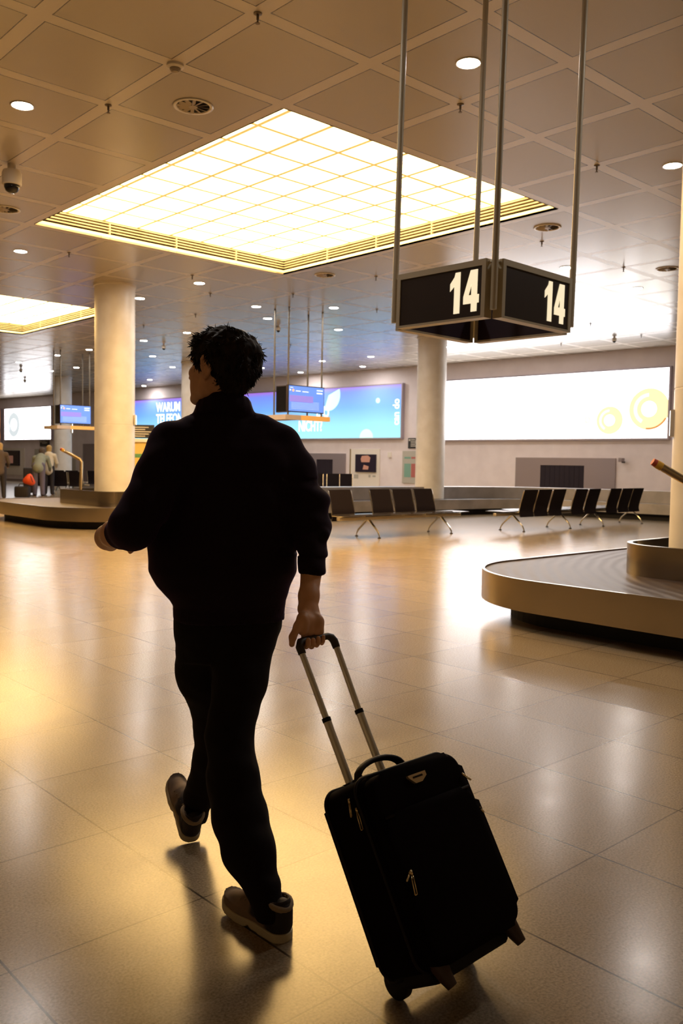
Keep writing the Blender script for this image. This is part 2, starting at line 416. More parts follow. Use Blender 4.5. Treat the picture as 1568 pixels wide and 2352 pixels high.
# ------------------------------------------------------------------ implicit surfaces (bodies, cloth)
class SDF:
    def __init__(s, lo, hi, h):
        s.lo = np.array(lo, float); s.h = h
        s.n = np.ceil((np.array(hi) - s.lo) / h).astype(int) + 1
        s.v = np.full(s.n, 0.5, np.float32)
        s.ax = [(s.lo[i] + h * np.arange(s.n[i])).astype(np.float32) for i in range(3)]
    def blk(s, lo, hi):
        a = np.clip(np.floor((np.array(lo) - s.lo) / s.h).astype(int), 0, s.n - 1)
        b = np.clip(np.ceil((np.array(hi) - s.lo) / s.h).astype(int) + 1, 1, s.n)
        sl = tuple(slice(a[i], b[i]) for i in range(3))
        x = s.ax[0][sl[0]][:, None, None]; y = s.ax[1][sl[1]][None, :, None]; z = s.ax[2][sl[2]][None, None, :]
        return sl, x, y, z
    def add(s, fn, lo, hi, k=0.01, sub=False):
        lo = np.array(lo) - 1.5 * k - 2 * s.h; hi = np.array(hi) + 1.5 * k + 2 * s.h
        sl, x, y, z = s.blk(lo, hi)
        a = s.v[sl]
        if a.size == 0: return
        d = fn(x, y, z).astype(np.float32)
        if sub:
            d = -d; hh = np.maximum(k - np.abs(a - d), 0) / k
            s.v[sl] = np.maximum(a, d) + hh * hh * k / 4
        else:
            hh = np.maximum(k - np.abs(a - d), 0) / k
            s.v[sl] = np.minimum(a, d) - hh * hh * k / 4
    def cone(s, a, b, ra, rb=None, k=0.01, sub=False):
        a = np.array(a, float); b = np.array(b, float); rb = ra if rb is None else rb
        ab = b - a; q = max(ab @ ab, 1e-9); R = max(ra, rb)
        def fn(x, y, z):
            t = np.clip(((x - a[0]) * ab[0] + (y - a[1]) * ab[1] + (z - a[2]) * ab[2]) / q, 0, 1)
            return np.sqrt((x - a[0] - t * ab[0]) ** 2 + (y - a[1] - t * ab[1]) ** 2 + (z - a[2] - t * ab[2]) ** 2) - (ra + t * (rb - ra))
        s.add(fn, np.minimum(a, b) - R, np.maximum(a, b) + R, k, sub)
    def chain(s, pts, rs, k=0.01):
        for i in range(len(pts) - 1): s.cone(pts[i], pts[i + 1], rs[i], rs[i + 1], k)
    def ell(s, c, r, k=0.01, R=None, sub=False):
        c = np.array(c, float); r = np.array(r, float); R = np.eye(3) if R is None else np.array(R)
        m = r.max()
        def fn(x, y, z):
            px, py, pz = x - c[0], y - c[1], z - c[2]
            q = [R[0][i] * px + R[1][i] * py + R[2][i] * pz for i in range(3)]
            k0 = np.sqrt(sum((q[i] / r[i]) ** 2 for i in range(3))); k1 = np.sqrt(sum((q[i] / r[i] ** 2) ** 2 for i in range(3))) + 1e-6
            return k0 * (k0 - 1) / k1
        s.add(fn, c - m, c + m, k, sub)
    def loft(s, rows, k=0.01, e=2.3):
        """rows (z, cx, cy, a, b) by rising z"""
        rows = sorted(rows); Z = np.array([r[0] for r in rows])
        def fn(x, y, z):
            f = [np.interp(z, Z, [r[i] for r in rows]) for i in (1, 2, 3, 4)]
            q = (np.abs((x - f[0]) / f[2]) ** e + np.abs((y - f[1]) / f[3]) ** e) ** (1 / e)
            d = (q - 1) * np.minimum(f[2], f[3])
            return np.maximum(d, np.maximum(Z[0] - z, z - Z[-1]))
        mx = [max(r[i] for r in rows) for i in (3, 4)]
        lo = (min(r[1] for r in rows) - mx[0], min(r[2] for r in rows) - mx[1], Z[0]); hi = (max(r[1] for r in rows) + mx[0], max(r[2] for r in rows) + mx[1], Z[-1])
        s.add(fn, lo, hi, k)
    def mesh(s, name):
        v = s.v; n = s.n; ins = v < 0
        c = [ins[i:n[0] - 1 + i, j:n[1] - 1 + j, k:n[2] - 1 + k] for i in (0, 1) for j in (0, 1) for k in (0, 1)]
        cnt = sum(q.astype(np.int8) for q in c)
        act = np.argwhere((cnt > 0) & (cnt < 8))
        idx = np.full(n - 1, -1, np.int64); idx[tuple(act.T)] = np.arange(len(act))
        acc = np.zeros((len(act), 3)); w = np.zeros(len(act))
        for ax in range(3):
            for o1 in (0, 1):
                for o2 in (0, 1):
                    off = [0, 0, 0]; oth = [q for q in range(3) if q != ax]; off[oth[0]] = o1; off[oth[1]] = o2
                    p0 = act + off; p1 = p0.copy(); p1[:, ax] += 1
                    a = v[tuple(p0.T)]; b = v[tuple(p1.T)]
                    cr2 = (a < 0) != (b < 0)
                    t = np.where(cr2, a / np.where(cr2, a - b, 1), 0)
                    p = p0.astype(float); p[:, ax] += t
                    acc[cr2] += p[cr2]; w[cr2] += 1
        V = s.lo + s.h * acc / w[:, None]
        quads = []
        for ax in range(3):
            o = [q for q in range(3) if q != ax]
            lo = [slice(None)] * 3; hi = [slice(None)] * 3
            lo[ax] = slice(0, n[ax] - 1); hi[ax] = slice(1, n[ax])
            for q in o: lo[q] = slice(1, n[q] - 1); hi[q] = slice(1, n[q] - 1)
            A_, B_ = ins[tuple(lo)], ins[tuple(hi)]
            E = np.argwhere(A_ != B_)
            if not len(E): continue
            base = E.copy()
            for q in o: base[:, q] += 1
            flip = A_[tuple(E.T)]
            def cell(d1, d2):
                p = base.copy(); p[:, o[0]] += d1; p[:, o[1]] += d2
                return idx[tuple(p.T)]
            Q = np.stack([cell(-1, -1), cell(0, -1), cell(0, 0), cell(-1, 0)], 1)
            if ax == 1: flip = ~flip
            Q[~flip] = Q[~flip][:, ::-1]
            quads.append(Q)
        Q = np.concatenate(quads)
        me = bpy.data.meshes.new(name)
        me.vertices.add(len(V)); me.vertices.foreach_set('co', V.astype(np.float32).ravel())
        me.loops.add(Q.size); me.loops.foreach_set('vertex_index', Q.astype(np.int32).ravel())
        me.polygons.add(len(Q)); me.polygons.foreach_set('loop_start', np.arange(0, Q.size, 4, dtype=np.int32))
        me.polygons.foreach_set('loop_total', np.full(len(Q), 4, np.int32))
        me.polygons.foreach_set('use_smooth', [True] * len(Q))
        me.update(); me.validate()
        return me
def relax(me, it=1, f=0.5):
    n = len(me.vertices); E = np.empty(len(me.edges) * 2, np.int32); me.edges.foreach_get('vertices', E); E = E.reshape(-1, 2)
    co = np.empty(n * 3, np.float32); me.vertices.foreach_get('co', co); co = co.reshape(-1, 3)
    for _ in range(it):
        s_ = np.zeros((n, 3)); c_ = np.zeros(n)
        np.add.at(s_, E[:, 0], co[E[:, 1]]); np.add.at(s_, E[:, 1], co[E[:, 0]]); np.add.at(c_, E[:, 0], 1); np.add.at(c_, E[:, 1], 1)
        co = (co * (1 - f) + f * s_ / c_[:, None]).astype(np.float32)
    me.vertices.foreach_set('co', co.ravel()); me.update()
def displace(me, fn):
    n = len(me.vertices)
    co = np.empty(n * 3, np.float32); me.vertices.foreach_get('co', co); co = co.reshape(-1, 3)
    nr = np.empty(n * 3, np.float32); me.vertex_normals.foreach_get('vector', nr); nr = nr.reshape(-1, 3)
    d = np.array([fn(Vector(p)) for p in co.tolist()], np.float32)
    me.vertices.foreach_set('co', (co + nr * d[:, None]).astype(np.float32).ravel()); me.update()

# ------------------------------------------------------------------ room shell
HALL = (-16.0, 24.0, -16.0, 66.0)
LIGHTS = [(1.06, 4.94, 1.06, 5.93), (1.06, 4.80, 10.9, 15.45)]    # tiles: x0, x1, y0, y1
def ceiling_mesh():
    bm = bmesh.new()
    xs = sorted({HALL[0], HALL[1], *(v * T for l in LIGHTS for v in l[:2])})
    ys = sorted({HALL[2], HALL[3], *(v * T for l in LIGHTS for v in l[2:])})
    for i in range(len(xs) - 1):
        for j in range(len(ys) - 1):
            mx, my = (xs[i] + xs[i + 1]) / 2 / T, (ys[j] + ys[j + 1]) / 2 / T
            if any(l[0] < mx < l[1] and l[2] < my < l[3] for l in LIGHTS): continue
            box(bm, xs[i], xs[i + 1], ys[j], ys[j + 1], HC, HC + 0.03)
    return bm
structure(obj('ceiling', ceiling_mesh(), mc))
structure(obj('floor', B(HALL[0], HALL[1], HALL[2], HALL[3], -0.2, 0.0), mf))
# the end wall runs slightly askew to the grid
WP0 = np.array([16.14 * T, 5.26 * T]); WP1 = np.array([14.04 * T, 27.01 * T])
WD = (WP1 - WP0) / np.linalg.norm(WP1 - WP0)
WRZ = math.atan2(-WD[1], -WD[0])              # local +x = rightwards along the wall, -y = into the hall
wall = obj('wall_back', B(-56, 22, 0.0, 0.3, 0, HC), 'wall_paint')
wall.location = (*WP0, 0); wall.rotation_euler = (0, 0, WRZ); structure(wall)
bb = obj('baseboard_back', B(-56, 22, -0.02, 0.0, 0, 0.12), 'door_grey')
bb.location = wall.location; bb.rotation_euler = wall.rotation_euler; structure(bb)
def on_wall(name, label, cat, s, z=0.0, off=0.0, group=None):
    """thing fixed to the wall, origin s metres left of the wall's datum"""
    p = WP0 + WD * s + np.array([math.sin(WRZ), -math.cos(WRZ)]) * off
    return thing(name, label, cat, (p[0], p[1], z), WRZ, group)

# luminous ceiling fields
LL = ['large square luminous ceiling field of glass squares, right above the walking man',
      'farther luminous ceiling field at the left edge, cut off by the round column']
for li, (x0, x1, y0, y1) in enumerate(LIGHTS):
    X0, X1, Y0, Y1 = x0 * T, x1 * T, y0 * T, y1 * T
    t = thing('ceiling_light', LL[li], 'ceiling light', ((X0 + X1) / 2, (Y0 + Y1) / 2, HC))
    cx, cy = (X0 + X1) / 2, (Y0 + Y1) / 2
    bm = bmesh.new(); box(bm, X0 - 0.1, X1 + 0.1, Y0 - 0.1, Y1 + 0.1, HC + 0.30, HC + 0.33)
    o = obj('diffuser', bm, ml, t); o.location = (-cx, -cy, -HC)
    # the visible upstands: lower trim and four louvre runs
    a, b = (X1 - X0) / 2, (Y1 - Y0) / 2
    bm = bmesh.new()
    for u0, u1, v0, v1 in ((-a, a, b, b + 0.02), (-a, a, -b - 0.02, -b), (a, a + 0.02, -b, b), (-a - 0.02, -a, -b, b)):
        box(bm, u0, u1, v0, v1, 0.0, 0.075)
    obj('trim', bm, 'light_trim', t)
    bm = bmesh.new()
    for u0, u1, v0, v1 in ((-a - .1, a + .1, b + .08, b + 0.1), (-a - .1, a + .1, -b - 0.1, -b - .08), (a + .08, a + 0.1, -b, b), (-a - 0.1, -a - .08, -b, b)):
        box(bm, u0, u1, v0, v1, 0.03, 0.30)
    obj('casing', bm, 'louvre_back', t)
    for side in range(4):
        bm = bmesh.new()
        ln = a if side % 2 == 0 else b; of = b if side % 2 == 0 else a
        R = Matrix.Rotation(side * PI / 2, 4, 'Z')
        for k in range(4):
            z = 0.112 + k * 0.046
            box(bm, -ln, ln, of, of + 0.05, z, z + 0.017, R)
        q = -ln + 1.25
        while q < ln - 0.3:
            box(bm, q - 0.01, q + 0.01, of - 0.004, of + 0.05, 0.075, 0.27, R); q += 1.25
        obj('louvre', bm, 'louvre_metal', t)

# ------------------------------------------------------------------ small ceiling fittings
def downlight_proto():
    t = empty('downlight')
    bm = bmesh.new(); lathe(bm, [(0.115, 0.0), (0.118, -0.006), (0.108, -0.010), (0.10, -0.008), (0.10, 0.0)], 28)
    obj('trim_ring', bm, 'lamp_ring', t, True)
    bm = bmesh.new(); lathe(bm, [(0.0, -0.009), (0.06, -0.0085), (0.099, -0.006), (0.099, -0.001)], 24)
    obj('lens', bm, 'lamp', t, True)
    return t
DP = downlight_proto(); first = {'d': True, 's': True, 'v': True}
DL = {(-0.5, 1.49): 'bright round downlight between the rods of the near 14 sign, near the top',
      (-0.5, 4.5): 'round downlight at the right edge of the ceiling, beside the rightmost sign rod',
      (2.5, -0.5): 'round downlight in the upper left of the ceiling, above the dome camera',
      (7.42, 1.49): 'round downlight at the left edge, below the near corner of the big light field',
      (7.42, 4.4): 'round downlight just right of the left column top, under the big light field',
      (9.32, 4.4): 'small round downlight touching the right edge of the left column',
      (7.47, 7.35): 'small downlight just right of the hanging screen rods, nearest row',
      (9.33, 7.25): 'small downlight just left of the hanging screen rods',
      (2.6, 7.46): 'pale downlight just above the right 14 panel, beside its right rod',
      (2.6, 9.47): 'pale downlight right of the 14 sign, halfway to the picture edge',
      (8.44, 6.3): 'faint downlight left of the rod tops of the screen rig, above the hair'}
far = [(9.35, 9.17), (12.22, 7.21), (14.11, 7.2), (16.71, 8.95), (12.18, 12.9), (14.06, 14.4), (16.73, 12.7), (16.8, 14.3), (13.93, 12.71),
       (22.96, 12.47), (25.36, 13.6), (4.62, 13.38), (7.54, 13.22), (18.6, 7.09), (16.76, 7.11), (21.21, 8.87), (22.9, 8.8), (21.22, 7.06), (14.1, 9.1), (18.7, 10.8), (9.4, 12.8), (26.0, 10.8)]
def place_light(u, v, label, group=None):
    o = DP if first['d'] else copy_tree(DP); first['d'] = False
    o.location = (v * T, u * T, HC); tag(o, label, 'downlight', group)
for (u, v), l in DL.items(): place_light(u, v, l)
for u, v in far:
    place_light(u, v, 'tiny round downlight far down the glossy ceiling near the advertising wall', 'distant ceiling downlights')

for u, v in ((-3.5, 1.49), (-3.5, 4.5), (-0.5, -1.5)):  # added unseen lamps that brighten the walking man's hand and arm
    place_light(u, v, 'added ceiling downlight out of view, brightening the hand and arm of the man', 'added downlights out of view')

def sprinkler_bm():
    bm = bmesh.new()
    lathe(bm, [(0.034, 0.004), (0.034, -0.006), (0.011, -0.012), (0.011, -0.05), (0.007, -0.054), (0.007, -0.075), (0.019, -0.077), (0.019, -0.081), (0, -0.082)], 14)
    return bm
SP = obj('sprinkler', sprinkler_bm(), 'bronze', None, 'auto')
SL = {(0, 0): 'sprinkler head at the top, above the near corner of the light field', (0, 2): 'sprinkler head on the ceiling grid left of the round vent',
      (2, 0): 'sprinkler head between the rods of the 14 sign', (4, 0): 'sprinkler head just right of the right rod of the 14 sign, upper one',
      (6, 2): 'sprinkler head beneath the right corner of the light field, above the 14 sign', (8, 2): 'sprinkler head right of the 14 sign, level with its top'}
fs = [(4, 7), (6, 7), (6, 5), (2, 7), (5, 8), (6, 10), (6, 12), (8, 7), (12, 5), (14, 7), (14, 5), (10, 7), (4, 10), (8, 10), (6, 14), (10, 12)]
def place_sp(a, b, label, group=None):
    o = SP if first['s'] else SP.copy()
    if not first['s']: COL.objects.link(o)
    first['s'] = False
    o.location = (a * T, b * T, HC); tag(o, label, 'sprinkler', group)
for (a, b), l in SL.items(): place_sp(a, b, l)
for a, b in fs: place_sp(a, b, 'small dark sprinkler head on a ceiling joint beyond the big light field', 'sprinklers over the back of the hall')

def vent_proto():
    t = empty('air_vent')
    bm = bmesh.new(); lathe(bm, [(0.20, 0.0), (0.205, -0.008), (0.175, -0.014), (0.165, -0.006), (0.165, 0.0)], 32); obj('frame', bm, 'lamp_ring', t, True)
    bm = bmesh.new(); lathe(bm, [(0.164, -0.001), (0.164, -0.003), (0.0, -0.003)], 32); obj('backing', bm, 'louvre_back', t)
    bm = bmesh.new()
    for k in range(12):
        R = Matrix.Rotation(k * PI / 6, 4, 'Z') @ Matrix.Rotation(0.35, 4, 'X')
        box(bm, 0.045, 0.16, -0.018, 0.018, -0.011, -0.008, R)
    lathe(bm, [(0.045, -0.003), (0.045, -0.014), (0.0, -0.016)], 16)
    obj('swirl_blades', bm, 'vent_metal', t)
    return t
VP = vent_proto()
for (u, v), l in {(1.53, 0.5): 'round swirl air vent in the ceiling left of the light field', (1.57, 5.49): 'round swirl air vent above the right end of the 14 sign',
                  (1.6, 8.5): 'round swirl air vent at the right edge of the picture', (5.5, 5.4): 'round swirl air vent under the lowest corner of the light field',
                  (5.54, 0.55): 'round swirl air vent at the left edge below the dome camera'}.items():
    o = VP if first['v'] else copy_tree(VP); first['v'] = False
    o.location = (v * T, u * T, HC); tag(o, l, 'vent')
# smoke detector and dome cameras
t = thing('smoke_detector', 'smoke detector on a ceiling joint, upper left, nearest one', 'smoke detector', (0.01, 1.25, HC))
bm = bmesh.new(); lathe(bm, [(0.075, 0), (0.078, -0.02), (0.06, -0.032), (0.055, -0.032)], 24); obj('base', bm, 'white_plastic', t, 'auto')
bm = bmesh.new(); lathe(bm, [(0.05, -0.03), (0.05, -0.045), (0.044, -0.047), (0.044, -0.055), (0.036, -0.057), (0.036, -0.064), (0.02, -0.07), (0, -0.072)], 24); obj('sensor', bm, 'vent_metal', t, 'auto')
def dome_camera(loc, label, s=1.0):
    t = thing('dome_camera', label, 'security camera', loc)
    bm = bmesh.new(); lathe(bm, [(0.05 * s, 0), (0.05 * s, -0.06 * s), (0.10 * s, -0.075 * s), (0.115 * s, -0.11 * s), (0.115 * s, -0.24 * s), (0.105 * s, -0.25 * s)], 28); obj('housing', bm, 'white_plastic', t, 'auto')
    bm = bmesh.new(); lathe(bm, [(0.092 * s, -0.245 * s), (0.09 * s, -0.28 * s), (0.07 * s, -0.32 * s), (0.035 * s, -0.342 * s), (0, -0.346 * s)], 28); obj('dome', bm, 'black_glass', t, True)
    return t
dome_camera((0.0, 4.97, HC), 'white dome camera with dark glass hanging at the left edge of the ceiling')
for p, l in (((639, 766), 'small dark dome camera left of the hanging screen rods'), ((376, 806), 'small dome camera between the left column and the man'),
             ((1410, 790), 'small dark dome camera over the right end of the white advert'), ((48, 857), 'small dark dome camera over the far left white advert'),
             ((57, 880), 'lower small dark camera over the far left white advert')):
    w = wz(*p, HC - 0.2)
    o = dome_camera((w.x, w.y, HC), l, 0.5)

# ------------------------------------------------------------------ columns
def column(loc, r, label, z0=0.0, sign=None):
    t = thing('column', label, 'column', (loc[0], loc[1], z0))
    zt = HC - z0
    bm = bmesh.new(); lathe(bm, [(r, 0.0), (r, 2.06 - z0), (r - 0.004, 2.063 - z0), (r - 0.004, 2.072 - z0), (r, 2.075 - z0), (r, zt)], 64)
    obj('shaft', bm, 'column_paint', t, 'auto')
    bm = bmesh.new(); lathe(bm, [(r, zt - 0.05), (r + 0.022, zt - 0.045), (r + 0.022, zt), (r, zt)], 64); obj('collar', bm, 'column_paint', t, 'auto')
    if sign:
        ang, w, zb, zh = sign
        d = Vector((math.cos(ang), math.sin(ang), 0)); q = Vector((-d.y, d.x, 0))
        bm = bmesh.new(); Mx = Matrix(((q.x, d.x, 0, 0), (q.y, d.y, 0, 0), (0, 0, 1, 0), (0, 0, 0, 1)))
        box(bm, -w, w, r - 0.01, r + 0.025, zb - z0, zb + zh - z0, Mx); obj('sign_box', bm, 'white_plastic', t)
        bm = bmesh.new(); box(bm, -w + 0.01, w - 0.01, r + 0.025, r + 0.03, zb + 0.01 - z0, zb + zh - 0.01 - z0, Mx); obj('lit_panel', bm, 'sign_lit', t)
    return t
CRZ = math.atan2(-E1[0], E2[0])               # direction of "right" in the room
rightang = math.atan2(E1[0], E2[0])
column((4.42, 10.74), 0.405, 'thick round cream column at left, rising from the left carousel', 0.0, (rightang + 0.2, 0.16, 2.08, 0.2))
column((14.18, 10.75), 0.41, 'round column between the blue and the white advert, behind the 14 sign')
column((13.2, 21.47), 0.42, 'round column behind the face of the walking man')
column((12.55, 30.9), 0.38, 'distant round column at far left behind the hanging screen', 0.0, (rightang + 0.25, 0.2, 2.5, 0.62))
column((3.47, -2.3), 0.41, 'round column at the right edge inside the right carousel', 0.0, (rightang + PI * 0.885, 0.09, 1.64, 0.24))

# ------------------------------------------------------------------ hanging 14 sign
sc_c = wat(1106.5, 740, 5.93)
SIDE = 0.836
ZB = 2.252
t = thing('hanging_sign', 'dark square hanging sign showing 14 on its faces, on four rods', 'sign', (sc_c.x, sc_c.y, ZB))
t.rotation_euler = (0, 0, 0)
tilt_axis = Vector((E2[1], E1[1], 0))          # sways a little to the right at the top
t.rotation_mode = 'AXIS_ANGLE'; t.rotation_axis_angle = (math.radians(0.85), tilt_axis.x, tilt_axis.y, 0)
hs = SIDE / 2
for sx_, sy_ in ((-1, -1), (-1, 1), (1, -1), (1, 1)):
    o = obj('rod', TUBE([(sx_ * hs, sy_ * hs, 0.045), (sx_ * hs, sy_ * hs, HC - ZB + 0.012)], 0.0205, 16), 'sign_frame', t, 'auto')
def digits(parent, cx, cz, h, y):
    w = 0.45 * h
    one = [(0.46, 0), (0.86, 0), (0.86, 1), (0.52, 1), (0.46, 0.9), (0.16, 0.74), (0.16, 0.56), (0.46, 0.68)]
    out = [(0.52, 0), (0.86, 0), (0.86, 0.2), (0.98, 0.2), (0.98, 0.4), (0.86, 0.4), (0.86, 1), (0.44, 1), (0.02, 0.38), (0.02, 0.2), (0.52, 0.2)]
    bm = bmesh.new()
    poly_prism(bm, [(cx - 1.06 * w + p[0] * w, cz + (p[1] - .5) * h) for p in one], 'y', y, y - 0.004)
    # the 4 with its counter: two pieces
    a4 = [(0.52, 0), (0.86, 0), (0.86, 0.2), (0.98, 0.2), (0.98, 0.4), (0.86, 0.4), (0.86, 1), (0.56, 1)]
    tri = [(0.44, 1), (0.02, 0.38), (0.02, 0.2), (0.52, 0.2), (0.52, 0.4), (0.34, 0.4), (0.56, 0.72), (0.56, 1)]
    stem = [(0.52, 0), (0.88, 0), (0.88, 0.2), (1.0, 0.2), (1.0, 0.4), (0.88, 0.4), (0.88, 1), (0.56, 1), (0.56, 0.72), (0.52, 0.66), (0.52, 0.4), (0.52, 0.2)]
    for pl in (stem, tri):
        poly_prism(bm, [(cx + 0.04 * w + p[0] * w * 1.08, cz + (p[1] - .5) * h) for p in pl], 'y', y, y - 0.004)
    return obj('numerals', bm, 'sign_digit', parent)
pw = SIDE / 2 - 0.045
for k in range(4):
    p = empty('panel', (0, 0, 0), k * PI / 2, t)
    # panel stands at -y, facing outward
    o = obj('frame', None or (lambda bm: (box(bm, -pw, pw, -hs - 0.03, -hs + 0.04, 0.318, 0.355), box(bm, -pw, pw, -hs - 0.03, -hs + 0.04, 0, 0.014),
            box(bm, -pw, -pw + 0.03, -hs - 0.03, -hs + 0.04, 0.014, 0.318), box(bm, pw - 0.03, pw, -hs - 0.03, -hs + 0.04, 0.014, 0.318), bm)[-1])(bmesh.new()), 'sign_frame', p)
    obj('face', B(-pw + 0.03, pw - 0.03, -hs - 0.022, -hs - 0.012, 0.014, 0.318), 'sign_face', p)
    obj('back', B(-pw + 0.03, pw - 0.03, -hs + 0.025, -hs + 0.035, 0.014, 0.318), 'sign_back', p)
    digits(p, pw - 0.03 - (0.165 if k == 0 else 0.15), 0.172, 0.255, -hs - 0.022)
    bm = bmesh.new()
    for s in (-1, 1): tube(bm, [(s * (pw - 0.01), -hs, 0.335), (s * hs, -hs, 0.335)], 0.009, 8)
    obj('bracket', bm, 'sign_frame', p)

# ------------------------------------------------------------------ hanging screens
def screen_face(p, w, h, y, name='display'):
    d = obj(name, B(-w / 2 + .02, w / 2 - .02, y - 0.004, y, 0.02, h - 0.02), 'screen_blue', p)
    bm = bmesh.new(); box(bm, -w / 2 + .04, w * 0.18, y - 0.007, y - 0.004, h * 0.38, h * 0.62); obj('highlight_rows', bm, 'screen_band', d)
    bm = bmesh.new()
    box(bm, -w / 2 + .05, -w / 2 + .14, y - 0.007, y - 0.004, h * 0.89, h * 0.91)
    box(bm, -w * 0.12, w * .05, y - 0.007, y - 0.004, h * 0.76, h * 0.79)
    box(bm, -w * 0.3, -w * .17, y - 0.007, y - 0.004, h * 0.77, h * 0.80)
    box(bm, w * 0.28, w * .45, y - 0.007, y - 0.004, h * 0.84, h * 0.88); box(bm, w * 0.28, w * .44, y - 0.007, y - 0.004, h * 0.73, h * 0.78)
    for k in range(7): box(bm, -w * .42, w * 0.35, y - 0.006, y - 0.004, h * (0.12 + 0.045 * k), h * (0.125 + 0.045 * k))
    obj('flight_rows', bm, 'screen_text', d)
    bm = bmesh.new(); poly_prism(bm, [(-w * 0.37 + 0.03 * math.cos(q * PI / 8), h * 0.80 + 0.03 * math.sin(q * PI / 8)) for q in range(16)], 'y', y - 0.004, y - 0.008); obj('airline_logo', bm, 'screen_orange', d)
    bm = bmesh.new(); poly_prism(bm, [(-w * 0.45 + 0.02 * math.cos(q * PI / 8), h * 0.81 + 0.02 * math.sin(q * PI / 8)) for q in range(16)], 'y', y - 0.004, y - 0.008); obj('status_dot', bm, 'screen_text', d)
def screen_rig(x0, y0, label):
    """four rods on a 1.0 x 0.5 rectangle, a display on the front, another on the left end, orange lit shelf below"""
    ZR = 2.40
    t = thing('display_rig', label, 'information display', (x0, y0, ZR))
    for rx in (0, 1.02):
        for ry in (0, 0.52):
            obj('rod', TUBE([(rx, ry, -0.02), (rx, ry, HC - ZR)], 0.022, 10), 'rod_metal', t, 'auto')
    s1 = empty('screen', (0.48, -0.09, 0.12), 0, t)
    obj('casing', B(-0.55, 0.55, 0, 0.08, 0, 0.62, 0.006), 'screen_frame', s1); screen_face(s1, 1.10, 0.62, 0.0)
    s2 = empty('screen', (0.03, 0.30, 0.12), -PI / 2, t)
    obj('casing', B(-0.19, 0.29, 0, 0.08, 0, 0.62, 0.006), 'screen_frame', s2)
    obj('display', B(-0.17, 0.27, -0.004, 0, 0.02, 0.6), 'black_glass', s2)
    sh = empty('shelf', (0, 0, 0), 0, t)
    bm = bmesh.new(); box(bm, -0.18, 0.28, -0.14, 0.9, -0.06, 0.05); obj('end_bar', bm, 'shelf_grey', sh)
    bm = bmesh.new(); box(bm, 0.28, 1.18, -0.14, 0.0, -0.06, 0.05); obj('lit_bar', bm, 'shelf_orange', sh)
    return t
screen_rig(8.39, 9.98, 'hanging flight information screens on four rods in front of the blue advert')
screen_rig(8.25, 21.70, 'farther hanging flight information screen at left, half hidden by the left column')

# ------------------------------------------------------------------ adverts and fittings on the end wall
def lightbox(s0, s1, z0, z1, label, m):
    w = s1 - s0
    t = on_wall('advertising_lightbox', label, 'advertisement', (s0 + s1) / 2, (z0 + z1) / 2, 0.0)
    h = (z1 - z0) / 2
    bm = bmesh.new()
    box(bm, -w / 2 - .05, w / 2 + .05, -0.16, 0, h, h + .05); box(bm, -w / 2 - .05, w / 2 + .05, -0.16, 0, -h - .05, -h)
    box(bm, -w / 2 - .05, -w / 2, -0.16, 0, -h, h); box(bm, w / 2, w / 2 + .05, -0.16, 0, -h, h)
    obj('frame', bm, 'ad_frame', t)
    obj('display', B(-w / 2, w / 2, -0.14, -0.02, -h, h), m, t)
    return t, w, h
def disc(bm, cx, cz, r0, r1, y, n=40, a0=0.0, a1=2 * PI, sq=1.0):
    full = abs(a1 - a0 - 2 * PI) < 1e-6
    m_ = n if full else n + 1
    V = [[bm.verts.new((cx + r * math.cos(a0 + (a1 - a0) * k / n) * sq, y, cz + r * math.sin(a0 + (a1 - a0) * k / n))) for k in range(m_)] for r in (max(r0, 1e-3), r1)]
    for k in range(n):
        j = (k + 1) % m_
        bm.faces.new((V[0][k], V[0][j], V[1][j], V[1][k]))
    for f in bmesh.ops.extrude_face_region(bm, geom=bm.faces[-n:])['geom']:
        if isinstance(f, bmesh.types.BMVert): f.co.y += 0.006
    return bm
# blue advert
tb, w, h = lightbox(10.08, 26.95, 2.34, 4.30, 'long lit blue advert on the end wall with German wording', mba)
cb_ = (10.08 + 26.95) / 2
def lx(s): return cb_ - s                      # wall position to local x
YB = -0.142
text_obj('lettering', 'WARUM', 0.62, 'ad_text', tb, (lx(25.15), YB, 0.38), 0.010, 0.80)
text_obj('lettering', 'TELEFONIERT', 0.62, 'ad_text', tb, (lx(25.15), YB, -0.17), 0.010, 0.80)
text_obj('lettering', 'DU', 0.62, 'ad_text', tb, (lx(14.42), YB, -0.13), 0.010, 0.80)
text_obj('lettering', 'NICHT?', 0.60, 'ad_text', tb, (lx(15.42), YB, -0.68), 0.010, 0.66)
text_obj('lettering', 'can do', 0.42, 'ad_text', tb, (lx(10.18), YB, -0.52), 0.006, 0.86, rot=PI / 2)
bm = bmesh.new(); disc(bm, 0, 0, 0.0, 0.62, 0, 32, -PI * 0.62, PI * 0.12); o = obj('bubble', bm, 'bubble', tb); o.location = (lx(13.75), YB - 0.006, 0.72)
bm = bmesh.new(); disc(bm, 0, 0, 0.0, 0.34, 0, 24, 0, PI); o = obj('bubble', bm, 'bubble', tb); o.location = (lx(11.75), YB - 0.006, -h)
bm = bmesh.new(); disc(bm, 0, 0, 0.0, 0.10, 0, 16); o = obj('bubble', bm, 'bubble', tb); o.location = (lx(11.2), YB - 0.006, 0.42)
bm = bmesh.new(); disc(bm, 0, 0, 0.0, 0.10, 0, 16); o = obj('bubble', bm, 'bubble', tb); o.location = (lx(17.6), YB - 0.006, -0.52)
